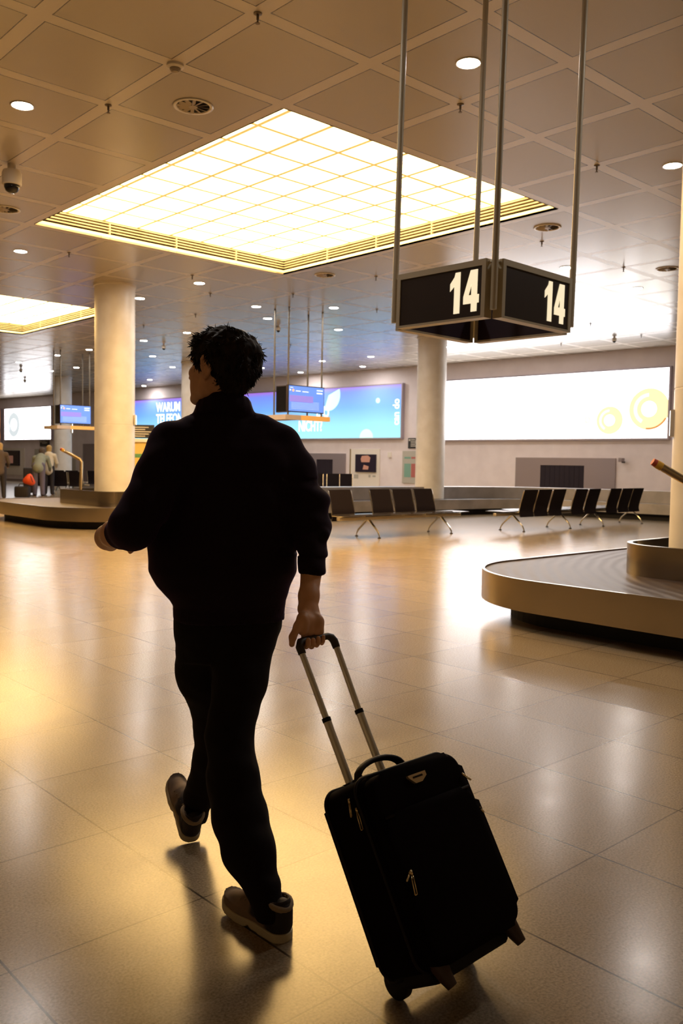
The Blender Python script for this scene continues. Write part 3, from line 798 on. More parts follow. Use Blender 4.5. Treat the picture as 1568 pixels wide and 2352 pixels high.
# white advert
tw, w, h = lightbox(0.15, 9.1, 2.25, 4.30, 'long glaring white lit advert with pale rings on the end wall', 'ad_white')
cw = (0.15 + 9.1) / 2
def wx(s): return cw - s
def ring_print(parent, x, z, ro, ri, m, extra=None):
    bm = bmesh.new(); disc(bm, 0, 0, ri, ro, 0); o = obj('printed_ring', bm, m, parent); o.location = (x, YB - 0.006, z)
    if extra:
        bm = bmesh.new(); disc(bm, 0, 0, ri + (ro - ri) * .35, ri + (ro - ri) * .62, 0, 24, 1.6, 4.2); q = obj('ring_sheen', bm, 'ad_ring_hi', o); q.location = (0, -0.004, 0)
        bm = bmesh.new(); disc(bm, 0, 0, ro * 0.9, ro * 0.99, 0, 20, -1.7, -0.5); q = obj('ring_edge', bm, extra, o); q.location = (0, -0.004, 0)
ring_print(tw, wx(0.72), 3.11 - 3.275, 0.62, 0.23, 'ad_ring', 'ad_ring_brown')
ring_print(tw, wx(1.95), 2.80 - 3.275, 0.43, 0.17, 'ad_ring', 'ad_ring')
ring_print(tw, wx(2.68), 2.83 - 3.275, 0.10, 0.055, 'ad_ring')
ring_print(tw, wx(8.2), 3.06 - 3.275, 0.62, 0.26, 'ad_ring_grey')
ring_print(tw, wx(7.2), 2.83 - 3.275, 0.13, 0.075, 'ad_ring_grey')
bm = bmesh.new()
for a, b in ((7.0, 6.1), (5.9, 5.4), (5.1, 4.8), (4.7, 3.5), (3.4, 2.7)): box(bm, wx(a), wx(b), YB - 0.004, YB + 0.002, -h + 0.09, -h + 0.13)
obj('small_print', bm, 'ad_faint', tw)
# far left adverts
tl, w, h = lightbox(35.0, 40.35, 2.45, 4.28, 'lit white advert with a pale ring at the far left of the wall', 'ad_white')
ring_print(tl, 37.675 - 39.25, 3.33 - 3.365, 0.72, 0.36, 'ad_ring_grey')
ring_print(tl, 37.675 - 40.0, 3.2 - 3.365, 0.26, 0.19, 'ad_ring_grey')
lightbox(40.9, 44.5, 2.30, 4.28, 'dark orange lit advert cut off by the left edge of the picture', 'ad_orange')
# baggage outlets
def outlet(s0, s1, z1, o0, o1, oz, label):
    t = on_wall('baggage_outlet', label, 'baggage outlet', (s0 + s1) / 2)
    c = (s0 + s1) / 2; hw = (s1 - s0) / 2
    bm = bmesh.new(); box(bm, -hw, hw, -0.06, 0, oz, z1); box(bm, -hw, c - o1, -0.06, 0, 0.15, oz); box(bm, c - o0, hw, -0.06, 0, 0.15, oz)
    obj('surround', bm, 'outlet_metal', t)
    bm = bmesh.new(); n = 9
    for k in range(n):
        x = c - o1 + (o1 - o0) * k / n
        box(bm, x + 0.004, x + (o1 - o0) / n - 0.004, -0.045, -0.038, 0.4, oz)
    obj('curtain', bm, 'outlet_dark', t)
    obj('recess', B(c - o1, c - o0, -0.03, -0.01, 0.15, oz), 'outlet_dark', t)
outlet(1.75, 5.25, 1.64, 2.78, 4.32, 1.40, 'grey metal baggage outlet under the white advert, behind the right seats')
outlet(12.9, 16.3, 1.74, 13.55, 14.45, 1.50, 'grey metal baggage outlet under the blue advert, partly behind the man')
# poster with screen, info boards, notices
def poster(s0, s1, z0, z1, name, label, cat='poster', base='poster_white', th=0.05):
    t = on_wall(name, label, cat, (s0 + s1) / 2, z0)
    hw = (s1 - s0) / 2
    obj('panel', B(-hw, hw, -th, 0, 0, z1 - z0, 0.005), base, t)
    return t, hw
t, hw = poster(11.15, 12.6, 0.35, 1.92, 'poster_screen', 'white wall panel with a dark screen, left of the centre column')
obj('screen', B(-0.44, 0.58, -0.11, -0.05, 0.68, 1.36), 'screen_frame', t)
bm = bmesh.new(); poly_prism(bm, [(-0.12, 1.06), (0.28, 1.06), (0.33, 1.24), (0.2, 1.32), (-0.1, 1.3), (-0.16, 1.18)], 'y', -0.112, -0.118); poly_prism(bm, [(-0.05, 0.78), (0.22, 0.78), (0.25, 0.9), (0.0, 0.96)], 'y', -0.112, -0.118)
obj('picture', bm, 'picture_warm', t)
bm = bmesh.new(); box(bm, -0.55, -0.32, -0.055, -0.05, 0.42, 0.58); box(bm, 0.2, 0.3, -0.055, -0.05, 0.48, 0.58); box(bm, 0.4, 0.55, -0.055, -0.05, 0.5, 0.56); obj('lettering', bm, 'poster_grey', t)
obj('edge_strip', B(-hw - 0.05, -hw, -0.06, 0, -0.1, 1.57), 'gold_metal', t)
t, hw = poster(9.25, 10.05, 0.66, 1.85, 'information_board', 'framed board with green and red columns beside the centre column', 'notice board', 'poster_grey')
for nm, x0, x1, z0, z1, m in (('green_heading', -0.30, -0.01, 0.90, 0.97, 'poster_green'), ('red_heading', 0.02, 0.30, 0.90, 0.97, 'poster_red'), ('green_column', -0.30, -0.01, 0.22, 0.72, 'poster_green'), ('red_column', 0.02, 0.30, 0.22, 0.72, 'poster_red')):
    obj(nm, B(x0, x1, -0.056, -0.05, z0, z1), m, t)
t, hw = poster(9.3, 9.8, 1.94, 2.32, 'notice_sign', 'small dark notice above the green and red board', 'sign', 'notice_black')
def notice_lines(t, hw, h, th, rows=5):
    bm = bmesh.new()
    for k in range(rows):
        z = h * (0.86 - 0.16 * k)
        box(bm, -hw * 0.5, hw * (0.3 + 0.5 * ((k * 37 % 10) / 10)), -th - 0.004, -th, z - h * .035, z + h * .03)
    box(bm, -hw * 0.85, -hw * 0.6, -th - 0.004, -th, h * .72, h * .9)
    obj('lettering', bm, 'notice_text', t)
notice_lines(t, hw, 0.38, 0.05)
t = on_wall('wall_camera', 'small camera on the wall right of the right baggage outlet', 'security camera', 1.5, 1.5)
obj('bracket', B(-0.03, 0.03, -0.12, 0, 0.0, 0.05), 'dark_metal', t); obj('camera_body', B(-0.06, 0.06, -0.3, -0.1, 0.03, 0.15, 0.01), 'door_grey', t)
t, hw = poster(10.6, 10.76, 1.6, 1.8, 'thermostat', 'small white control box on the wall, left of the green and red board', 'control box')
# far left: kiosk panel, notice, board, door
t, hw = poster(38.2, 41.2, 0.35, 1.95, 'poster_screen', 'white wall panel with a dark screen at the far left edge')
obj('screen', B(-1.35, 1.0, -0.12, -0.05, 0.55, 1.45), 'screen_frame', t); obj('picture', B(-0.6, 0.3, -0.126, -0.12, 0.7, 1.15), 'picture_warm', t)
t, hw = poster(35.4, 36.4, 2.05, 2.38, 'notice_sign', 'small dark notice under the far left white advert', 'sign', 'notice_black'); notice_lines(t, hw, 0.33, 0.05, 3)
t, hw = poster(35.6, 37.0, 0.9, 1.9, 'information_board', 'pale board with a green stripe behind the blond person', 'notice board', 'poster_grey')
obj('green_heading', B(-0.5, 0.1, -0.056, -0.05, 0.55, 0.7), 'poster_green', t)
t = on_wall('service_door', 'grey door in the end wall just left of the left column', 'door', 31.0)
obj('door_leaf', B(-0.75, 0.75, -0.05, 0, 0, 2.1), 'door_grey', t); obj('handle', B(0.55, 0.68, -0.1, -0.05, 1.0, 1.04), 'chrome', t)
bm = bmesh.new(); box(bm, -0.83, -0.75, -0.07, 0, 0, 2.18); box(bm, 0.75, 0.83, -0.07, 0, 0, 2.18); box(bm, -0.75, 0.75, -0.07, 0, 2.1, 2.18); obj('frame', bm, 'outlet_metal', t)
t, hw = poster(32.6, 34.2, 0.4, 1.4, 'information_board', 'low grey board with a red patch between far column and grey door', 'notice board', 'poster_grey')
obj('red_patch', B(-0.2, 0.25, -0.056, -0.05, 0.3, 0.65), 'poster_red', t)

# free-standing yellow board right of the left column
p = wat(324, 1100, 24.5)
t = thing('information_stand', 'yellow and green information stand with a black header beside the left column', 'information stand', (p.x, p.y, 0), YAW)
obj('board', B(-0.42, 0.5, -0.04, 0.04, 0.05, 1.86), 'yellow_board', t)
obj('lime_field', B(-0.42, 0.5, -0.046, -0.04, 0.05, 1.2), 'lime_board', t); obj('green_stripe', B(-0.42, 0.5, -0.046, -0.04, 1.42, 1.53), 'green_board', t)
obj('ledge', B(-0.44, 0.52, -0.08, 0.06, 1.86, 1.95), 'poster_white', t)
hd = obj('header', B(-0.42, 0.36, -0.05, 0.05, 1.97, 2.34), 'notice_black', t)
bm = bmesh.new()
for k in range(5): box(bm, -0.2, 0.12 + 0.1 * ((k * 7) % 3), -0.054, -0.05, 2.01 + 0.062 * k, 2.035 + 0.062 * k)
box(bm, -0.38, -0.26, -0.054, -0.05, 2.2, 2.3); obj('lettering', bm, 'notice_text', hd)
obj('base', B(-0.42, 0.5, -0.2, 0.2, 0, 0.05), 'door_grey', t)

# ------------------------------------------------------------------ carousels
def corner_rect(x0, x1, y0, y1, r, n=14):
    """counter-clockwise rounded rectangle, equal vertex count for any inset"""
    return rrect(x0, x1, y0, y1, r, n)
def carousel(label, x0, x1, y0, y1, r, ring, ring_r, ztop=0.71):
    t = thing('baggage_carousel', label, 'baggage carousel', ((x0 + x1) / 2, (y0 + y1) / 2, 0))
    cx, cy = (x0 + x1) / 2, (y0 + y1) / 2
    def lring(e, rr):
        return [(a_ - cx, b_ - cy) for a_, b_ in corner_rect(x0 + ring[0] + e, x1 - ring[1] - e, y0 + ring[2] + e, y1 - ring[3] - e, max(rr, 0.05))]
    def lp(i, rr=None): return [(px_ - cx, py_ - cy) for px_, py_ in corner_rect(x0 + i, x1 - i, y0 + i, y1 - i, max((r - i) if rr is None else rr, 0.06))]
    bm = bmesh.new(); band(bm, lp(0.27), lp(0.35), 0, 0.16); obj('plinth', bm, 'plinth_black', t)
    bm = bmesh.new(); band(bm, lp(0.0), lp(0.025), 0.155, 0.42); band(bm, lp(0.025), lp(0.3), 0.155, 0.17); obj('side_panel', bm, 'brushed_steel', t, 'auto')
    bm = bmesh.new(); band(bm, lp(0.03), lring(0, ring_r), 0.33, 0.405); obj('belt', bm, mb, t)
    bm = bmesh.new(); band(bm, lring(0, ring_r), lring(0.045, ring_r - .045), 0.2, ztop); obj('inner_wall', bm, 'brushed_steel', t, 'auto')
    bm = bmesh.new(); poly_prism(bm, lring(0.045, ring_r - .045), 'z', 0.3, 0.34); obj('inner_floor', bm, 'plinth_black', t)
    return t
carousel('near baggage carousel at the right edge with a ribbed dark belt', 1.60, 9.0, -9.5, -0.53, 1.15, (1.12,) * 4, 0.45, 0.68)
carousel('steel baggage carousel at left, around the thick column', 2.86, 8.5, 9.3, 14.6, 1.5, (1.02, 1.1, 0.84, 2.2), 0.30)
# long carousel along the wall
def offset_path(path, d):
    out = []
    for i, p in enumerate(path):
        a = np.array(path[max(i - 1, 0)]); b = np.array(path[min(i + 1, len(path) - 1)])
        q = (b - a) / np.linalg.norm(b - a); nrm = np.array([-q[1], q[0]])
        out.append(tuple(np.array(p) + nrm * d))
    return out
path = [(9.1, 9.75), (10.5, 9.68), (12.5, 9.5), (14.2, 9.3)]
for k in range(1, 9):
    a = PI / 2 - (PI / 2) * k / 9
    path.append((14.4 + 2.05 * math.cos(a), 7.25 + 2.05 * math.sin(a)))
path += [(16.55, 6.6), (16.8, 5.0), (17.05, 3.0), (17.2, -2.0)]
path = [np.array(p) for p in path]
pc_ = np.array([13.5, 9.0])
t = thing('baggage_carousel', 'long low steel carousel running along the end wall behind the seats', 'baggage carousel', (pc_[0], pc_[1], 0))
def op(d): return [(p[0] - pc_[0], p[1] - pc_[1]) for p in offset_path(path, d)]
bm = bmesh.new(); band(bm, op(0.2), op(0.3), 0, 0.17, False); obj('plinth', bm, 'plinth_black', t)
bm = bmesh.new(); band(bm, op(0), op(0.04), 0.165, 0.43, False); obj('side_panel', bm, 'dull_steel', t, 'auto')
bm = bmesh.new(); band(bm, op(0.05), op(1.25), 0.36, 0.41, False); obj('belt', bm, 'seat_pan', t)
bm = bmesh.new(); band(bm, op(1.25), op(1.30), 0.36, 0.73, False); band(bm, op(1.3), op(1.9), 0.67, 0.73, False); obj('inner_wall', bm, 'dull_steel', t, 'auto')

# angled poles with red tips
def pole(base, elbow, tip, label):
    base, elbow, tip = Vector(base), Vector(elbow), Vector(tip)
    t = thing('barrier_pole', label, 'pole', base)
    e = elbow - base; q = tip - base
    d = (q - e).normalized()
    obj('pole', TUBE([(0, 0, 0), e - Vector((0, 0, 0.04)), e + d * 0.03, q - d * 0.09], 0.034, 14), 'pole_metal', t, 'auto')
    obj('yellow_band', TUBE([q - d * 0.09, q - d * 0.035], 0.036, 14), 'yellow_tape', t, 'auto')
    obj('red_cap', TUBE([q - d * 0.035, q], [0.034, 0.03], 14), 'red_plastic', t, 'auto')
bp_ = wat(185, 1128, 18.5); bp_.z = 0.71
pole((bp_.x, bp_.y, 0.705), wat(187, 1057, 18.5), wat(139, 1031, 18.5), 'angled metal pole with a red tip beside the left column')
e_ = wat(1597, 1119, 7.35)
pole((e_.x, e_.y, 0.34), e_, wat(1498, 1060, 7.35), 'angled metal pole with a red tip reaching in from the right edge')

# ------------------------------------------------------------------ seating
def shell_pts(z0=0.30, z1=0.87):
    """side profile of a seat back, y towards the rear"""
    return [(0.02, z0), (0.0, z0 + 0.07), (-0.01, z0 + 0.14), (0.02, z0 + 0.24), (0.06, z0 + 0.36), (0.085, z0 + 0.46), (0.12, z1)]
def seat(parent, x, w=0.50):
    s = empty('seat', (x, 0, 0), 0, parent)
    pr = shell_pts(); bm = bmesh.new()
    rows = []
    for y, z in pr:
        rows.append([bm.verts.new((q, y + 0.012 * (1 - (2 * q / w) ** 2) + o_, z)) for o_ in (0, 0.02) for q in (-w / 2, -w / 4, 0, w / 4, w / 2)])
    for A_, B_ in zip(rows, rows[1:]):
        for k in range(4):
            bm.faces.new((A_[k], A_[k + 1], B_[k + 1], B_[k])); bm.faces.new((A_[k + 6], A_[k + 5], B_[k + 5], B_[k + 6]))
        bm.faces.new((A_[0], B_[0], B_[5], A_[5])); bm.faces.new((A_[4], A_[9], B_[9], B_[4]))
    for R_ in (rows[0], rows[-1]):
        for k in range(4): bm.faces.new((R_[k], R_[k + 5], R_[k + 6], R_[k + 1]))
    obj('backrest', bm, 'seat_mesh', s, 'auto')
    bm = bmesh.new()
    top = [(-0.47, 0.425), (-0.45, 0.445), (-0.2, 0.425), (0.0, 0.43), (0.0, 0.408), (-0.2, 0.40), (-0.45, 0.415)]
    A_ = [bm.verts.new((-w / 2, y, z)) for y, z in top]; B_ = [bm.verts.new((w / 2, y, z)) for y, z in top]
    bm.faces.new(A_); bm.faces.new(B_[::-1])
    for k in range(len(top)): bm.faces.new((A_[k], B_[k], B_[(k + 1) % len(top)], A_[(k + 1) % len(top)]))
    obj('seat_pan', bm, 'seat_pan', s, 'auto')
    bm = bmesh.new()
    for q in (-w / 2 - 0.012, w / 2 + 0.012): tube(bm, [(q, -0.30, 0.40), (q, 0.0, 0.40), (q, 0.04, 0.6), (q, 0.12, 0.85)], 0.011, 8)
    box(bm, -w / 2 - .012, w / 2 + .012, -0.21, -0.19, 0.385, 0.402)
    obj('frame', bm, 'chrome', s, 'auto')
    return s
def bench(loc, rz, label, seats, legs, tables, x0, x1, group=None, w=0.5):
    t = thing('airport_bench', label, 'bench', loc, rz, group)
    obj('beam', B(x0, x1, -0.24, -0.16, 0.325, 0.385, 0.01), 'beam_metal', t)
    for x in seats: seat(t, x, w)
    for x in legs:
        l = empty('leg_frame', (x, 0, 0), 0, t); bm = bmesh.new()
        for s_, y1 in ((-1, -0.50), (1, 0.10)):
            for dx_ in (-0.02, 0.02):
                tube(bm, [(dx_, -0.2 + s_ * 0.02, 0.33), (dx_ * 0.5, y1 - s_ * 0.05, 0.13), (0, y1, 0.05), (0, y1, 0.012)], 0.012, 8)
        obj('strut', bm, 'chrome', l, 'auto')
        for y1 in (-0.5, 0.10):
            bm = bmesh.new(); lathe(bm, [(0.032, 0), (0.032, 0.012), (0.014, 0.022), (0, 0.022)], 12, (0, y1, 0)); obj('foot', bm, 'dark_metal', l)
    for x in tables:
        obj('side_table', B(x - 0.24, x + 0.24, -0.46, 0.02, 0.405, 0.425, 0.006), 'seat_pan', t)
    return t
# left bench faces the camera's right (towards -Y); right bench faces away (+Y)
bench((0, 5.88, 0), 0, 'black mesh bench of four seats behind the man, at the centre', [6.42, 7.45, 8.05, 8.66], [6.85, 8.85], [6.94, 9.2], 6.1, 9.45, None, 0.53)
bench((0, 4.98, 0), PI, 'long row of black mesh seats at right, backs towards the viewer', [-10.74, -11.25, -11.78, -12.64, -13.17, -14.08, -14.6, -15.1], [-10.55, -12.25, -13.6, -15.35], [-10.22, -12.2, -13.63], -15.4, -9.95, None, 0.46)
# seats beyond the wall carousel
p = wat(765, 1116, 28.8)
bench((p.x, p.y, 0), YAW, 'small dark purple bench seen over the carousel, right of the man', [-0.55, 0.0, 0.42], [-0.5, 0.45], [], -0.8, 0.75, None, 0.4).scale = (1, 1, 1.16)
for l, q, d, sx_ in (('dark bench behind the bending person at far left', (148, 1131), 33.4, [-0.75, -0.15, 0.45]), ('farther dark bench behind the angled pole at far left', (168, 1118), 37.0, [-0.62, -0.02, 0.9])):
    p = wat(*q, d)
    bench((p.x, p.y, 0), YAW + PI, l, [-x for x in sx_], [-0.3, 0.3], [], -0.9, 0.9, None, 0.52)

# ------------------------------------------------------------------ distant people (coarse bodies)
def rotz(a): return np.array([[math.cos(a), -math.sin(a), 0], [math.sin(a), math.cos(a), 0], [0, 0, 1]])
def bg_person(loc, rz, label, bend, tall, top_m, leg_m, hair_m):
    s = tall / 1.75
    hipz = 0.92
    b = bend
    def up(q, side=0.0): return np.array([side, math.sin(b) * q, hipz + math.cos(b) * q])
    G = SDF((-0.5, -0.45, -0.02), (0.5, 1.0, 1.95), 0.014)
    for sd in (-1, 1):
        G.chain([(sd * 0.10, 0, 0.92), (sd * 0.11, 0.05, 0.48), (sd * 0.115, 0.0, 0.09)], [0.08, 0.055, 0.04], 0.02)
        G.chain([(sd * 0.115, -0.03, 0.035), (sd * 0.13, 0.18, 0.03)], [0.04, 0.032], 0.02)
        sh = up(0.48, sd * 0.18); el = sh + np.array([sd * 0.06, 0.10, -0.26]); wr = el + np.array([-sd * 0.03, 0.18, -0.12])
        G.chain([sh, el, wr], [0.045, 0.038, 0.028], 0.02)
        for fq in range(4): G.cone(wr + np.array([sd * 0.012 * (fq - 1.5), 0.06, -0.03]), wr + np.array([sd * 0.016 * (fq - 1.5), 0.13, -0.06]), 0.011, 0.009, 0.008)
        G.ell(wr + np.array([0, 0.05, -0.025]), (0.04, 0.05, 0.025), 0.01)
    G.loft([(0.82, 0, 0, 0.15, 0.11), (0.95, 0, 0, 0.15, 0.11)], 0.03)
    G.chain([up(0), up(0.25), up(0.46)], [0.14, 0.135, 0.13], 0.04)
    nk = up(0.58); hd = nk + np.array([0, 0.05 + 0.08 * math.sin(b), 0.13])
    G.chain([up(0.48), nk, hd], [0.07, 0.055, 0.06], 0.02)
    G.ell(hd, (0.075, 0.095, 0.11), 0.01); G.cone(hd + np.array([0, 0.09, -0.01]), hd + np.array([0, 0.105, -0.03]), 0.012, 0.014, 0.01)
    me = G.mesh('person'); p = new_obj('person', me, 'skin'); p.location = loc; p.rotation_euler = (0, 0, rz); p.scale = (s, s, s)
    tag(p, label, 'person')
    G = SDF((-0.5, -0.45, 0.5), (0.5, 1.0, 1.9), 0.014)
    G.chain([up(-0.06), up(0.25), up(0.47)], [0.165, 0.16, 0.15], 0.04)
    G.cone(up(0.46, -0.17), up(0.46, 0.17), 0.085, 0.085, 0.03)
    for sd in (-1, 1):
        sh = up(0.47, sd * 0.19); el = sh + np.array([sd * 0.06, 0.10, -0.26]); wr = el + np.array([-sd * 0.03, 0.17, -0.11]); G.chain([sh, el, wr], [0.068, 0.058, 0.045], 0.02)
    new_obj('sweater', G.mesh('sweater'), top_m, p)
    G = SDF((-0.35, -0.25, 0.03), (0.35, 0.35, 1.1), 0.014)
    for sd in (-1, 1): G.chain([(sd * 0.095, 0, 0.95), (sd * 0.105, 0.02, 0.48), (sd * 0.115, -0.01, 0.08)], [0.105, 0.08, 0.065], 0.02)
    new_obj('trousers', G.mesh('trousers'), leg_m, p)
    G = SDF(hd - 0.25, hd + 0.25, 0.012)
    G.ell(hd + np.array([0, -0.03, 0.03]), (0.098, 0.10, 0.10), 0.01); G.ell(hd + np.array([0, -0.06, -0.06]), (0.09, 0.06, 0.12), 0.02)
    G.ell(hd + np.array([0, 0.13, -0.03]), (0.09, 0.075, 0.10), 0.01, sub=True)
    new_obj('hair', G.mesh('hair'), hair_m, p)
    for sd in (-1, 1):
        G = SDF((-0.25, -0.15, -0.02), (0.25, 0.35, 0.2), 0.012); G.chain([(sd * 0.115, -0.03, 0.05), (sd * 0.13, 0.19, 0.04)], [0.05, 0.04], 0.01); new_obj('boot', G.mesh('boot'), 'boot', p)
    return p
p = wat(89, 1137, 31.0)
bg_person((p.x, p.y, 0), YAW + 0.15, 'person bending forward in grey-green sweater and jeans at far left', 0.95, 2.02, 'knit_grey', 'jeans', 'coat_brown')
p = wat(112, 1132, 32.5)
bg_person((p.x, p.y, 0), YAW + 0.2, 'blond person in a cream top standing behind the bending person', 0.15, 1.86, 'cream_cloth', 'bag_black', 'blond_hair')
p = wat(0, 1143, 29.0)
bg_person((p.x, p.y, 0), YAW + 0.3, 'blond person in a dark brown coat cut off by the left edge', 0.0, 1.86, 'coat_brown', 'bag_black', 'blond_hair')
# bags beside them
p = wat(55, 1125, 30.2); p.z = 0.0
t = thing('travel_bag', 'black travel bag on the floor left of the bending person', 'bag', p, YAW)
obj('bag_body', B(-0.3, 0.2, -0.15, 0.15, 0.0, 0.38, 0.05, 3), 'bag_black', t, True); obj('handle', TUBE([(-0.2, 0, 0.36), (-0.15, 0, 0.46), (0.05, 0, 0.46), (0.1, 0, 0.36)], 0.015, 8), 'bag_black', t)
t = thing('backpack', 'bright orange-red bag leaning between dark bag and bending person', 'bag', (p.x + 0.12, p.y - 0.2, 0.51), YAW)
bm = bmesh.new(); poly_prism(bm, [(-0.2, -0.02), (0.1, -0.1), (0.2, 0.0), (0.05, 0.3), (-0.02, 0.32), (-0.24, 0.1)], 'y', -0.08, 0.08)
bmesh.ops.bevel(bm, geom=bm.edges[:], offset=0.025, segments=2, affect='EDGES'); obj('bag_body', bm, 'orange_cloth', t, True)
obj('strap', TUBE([(-0.02, 0, 0.3), (0.08, -0.09, 0.2), (0.14, -0.09, 0.02)], 0.012, 8), 'bag_black', t)
p = wat(72, 1105, 32.6); p.z = 0.0
t = thing('suitcase', 'dark upright suitcase just left of the bending person', 'suitcase', p, YAW + 0.3)
obj('case_body', B(-0.28, 0.12, -0.15, 0.15, 0.06, 1.0, 0.04, 3), 'bag_black', t, True)
for q in (-0.22, 0.06):
    bm = bmesh.new(); lathe(bm, [(0, -0.02), (0.035, -0.02), (0.035, 0.02), (0, 0.02)], 12); bmesh.ops.rotate(bm, verts=bm.verts[:], matrix=Matrix.Rotation(PI / 2, 3, 'Y')); o = obj('wheel', bm, 'rubber_black', t); o.location = (q, 0, 0.035)
# ------------------------------------------------------------------ the walking man (viewer frame, origin under the pelvis)
PB = np.array([-0.37, 2.80, 0.0])
def A(x, y, d): return at(x, y, d) - PB
def Z(y, d, x=520): return at(x, y, d)[2]

# head frame: faces left and away
HA = math.radians(143)
fy = np.array([math.cos(HA), math.sin(HA), 0]); fx = np.array([fy[1], -fy[0], 0])
HC0 = A(503, 838, 2.80)
TL = math.radians(-4)                          # slight forward drop of the head
def hd(x, y, z):
    y2 = y * math.cos(TL) - z * math.sin(TL) * -1 * 0; z2 = z + y * math.tan(TL) * 0.6
    return HC0 + fx * x + fy * y2 + np.array([0, 0, z2])
HR = np.stack([fx, fy, np.array([0, 0, 1.0])], 1)

# key joints
sL, sR = A(398, 1020, 2.76), A(642, 1028, 2.84)
eL, wL = A(300, 1207, 2.60), A(252, 1234, 2.80)
eR, wR = A(712, 1200, 2.76), A(708, 1396, 2.578)
neck0, neck1 = A(516, 960, 2.83), HC0 + fy * (-0.02) + np.array([0, 0, -0.06])
hipL, hipR = A(474, 1425, 2.80), A(580, 1425, 2.80)
kL, aL = A(500, 1675, 2.98), A(449, 1866, 3.07)
kR, aR = A(530, 1705, 2.66), A(616, 2068, 2.43)

G = SDF((-0.44, -0.50, 0.03), (0.46, 0.48, 1.84), 0.0036)
# cranium and face
G.ell(hd(0, -0.012, 0.022), (0.074, 0.094, 0.082), 0.01, HR)
G.ell(hd(0, 0.026, -0.038), (0.064, 0.068, 0.080), 0.02, HR)
G.cone(hd(-0.030, 0.083, 0.020), hd(0.030, 0.083, 0.020), 0.0125, k=0.014)
G.cone(hd(0, 0.083, 0.045), hd(0, 0.078, 0.07), 0.022, k=0.03)
G.cone(hd(0, 0.089, 0.008), hd(0, 0.125, -0.030), 0.0075, 0.0105, 0.010)
for sgn in (-1, 1):
    G.ell(hd(sgn * 0.0125, 0.100, -0.036), (0.0075, 0.013, 0.0075), 0.006, HR)
    G.ell(hd(sgn * 0.042, 0.060, -0.024), (0.022, 0.026, 0.020), 0.02, HR)
    G.ell(hd(sgn * 0.031, 0.086, -0.002), (0.016, 0.014, 0.011), 0.012, HR, sub=True)
    G.ell(hd(sgn * 0.031, 0.074, -0.002), (0.0125, 0.0125, 0.0125), 0.003, HR)
    G.chain([hd(sgn * 0.058, -0.004, -0.045), hd(sgn * 0.054, 0.006, -0.084), hd(sgn * 0.026, 0.078, -0.104)], [0.018, 0.019, 0.018], 0.02)
    G.ell(hd(sgn * 0.040, 0.048, -0.070), (0.022, 0.034, 0.034), 0.02, HR)
    # ear: rim, lobe, hollow
    c = (sgn * 0.078, -0.021, -0.018)
    rim = []
    for q in range(9):
        a_ = math.radians(-60 + 32 * q)
        rim.append(hd(c[0] + sgn * (0.006 + 0.006 * math.sin(a_)), c[1] - 0.017 * math.cos(a_) * 1.0 - 0.004, c[2] + 0.030 * math.sin(a_) + 0.004))
    G.ell(hd(c[0], c[1], c[2]), (0.007, 0.019, 0.030), 0.008, HR)
    G.chain(rim, [0.0050] * 9, 0.004)
    G.ell(hd(c[0] + sgn * 0.002, c[1] + 0.004, c[2] - 0.029), (0.006, 0.009, 0.010), 0.006, HR)
    G.ell(hd(c[0] + sgn * 0.010, c[1] + 0.006, c[2] - 0.004), (0.006, 0.007, 0.012), 0.004, HR, sub=True)
G.cone(hd(-0.008, 0.086, -0.101), hd(0.008, 0.086, -0.101), 0.0195, k=0.02)
G.ell(hd(0, 0.092, -0.064), (0.021, 0.012, 0.0065), 0.006, HR)
G.ell(hd(0, 0.090, -0.076), (0.018, 0.011, 0.0065), 0.006, HR)
G.ell(hd(0, 0.104, -0.070), (0.020, 0.006, 0.0012), 0.003, HR, sub=True)
# neck, trunk (under the clothes)
G.chain([neck1, A(514, 915, 2.82), neck0], [0.056, 0.055, 0.062], 0.03)
G.chain([neck0, A(516, 1030, 2.86), A(520, 1200, 2.83), A(527, 1400, 2.80)], [0.055, 0.07, 0.09, 0.10], 0.04)
G.cone(sL + np.array([0.03, 0, -0.02]), sR + np.array([-0.03, 0, -0.02]), 0.045, k=0.03)
# legs
G.chain([hipL, kL, aL], [0.075, 0.05, 0.035], 0.03)
G.chain([hipR, kR, aR], [0.075, 0.05, 0.035], 0.03)
# right arm and hand on the grip
fR = A(716, 1300, 2.675)
G.chain([sR, eR, fR, A(709, 1370, 2.60), wR], [0.05, 0.042, 0.0335, 0.0285, 0.0265], 0.02)
G.ell(A(704, 1398, 2.578), (0.025, 0.018, 0.02), 0.015)
# palm faces the viewer; the grip runs away to the right, so does the row of knuckles
def D(x, o=0.0): return 2.493 + (x - 690) / 70 * 0.09 + o
G.chain([A(704, 1402, 2.570), A(697, 1424, D(697, .022)), A(695, 1449, D(695, .010))], [0.021, 0.018, 0.0145], 0.014)
G.chain([A(711, 1402, 2.575), A(719, 1426, D(719, .018)), A(724, 1450, D(724, .010))], [0.021, 0.018, 0.0135], 0.014)
G.chain([A(716, 1404, 2.578), A(730, 1428, D(730, .012)), A(735, 1450, D(735, .008))], [0.018, 0.0155, 0.012], 0.014)
G.chain([A(706, 1426, D(706, .018)), A(710, 1450, D(710, .010))], [0.017, 0.0135], 0.012)
G.ell(A(697, 1430, D(697, 0.0)), (0.014, 0.011, 0.023), 0.012)         # thumb mound
G.ell(A(731, 1431, D(731, 0.0)), (0.009, 0.009, 0.023), 0.012)         # outer palm mound
G.chain([A(696, 1416, D(696, .018)), A(684, 1438, D(690, .002)), A(672, 1463, D(685, -.008)), A(670, 1480, D(684, -.012))], [0.0155, 0.0125, 0.0105, 0.0085], 0.008)
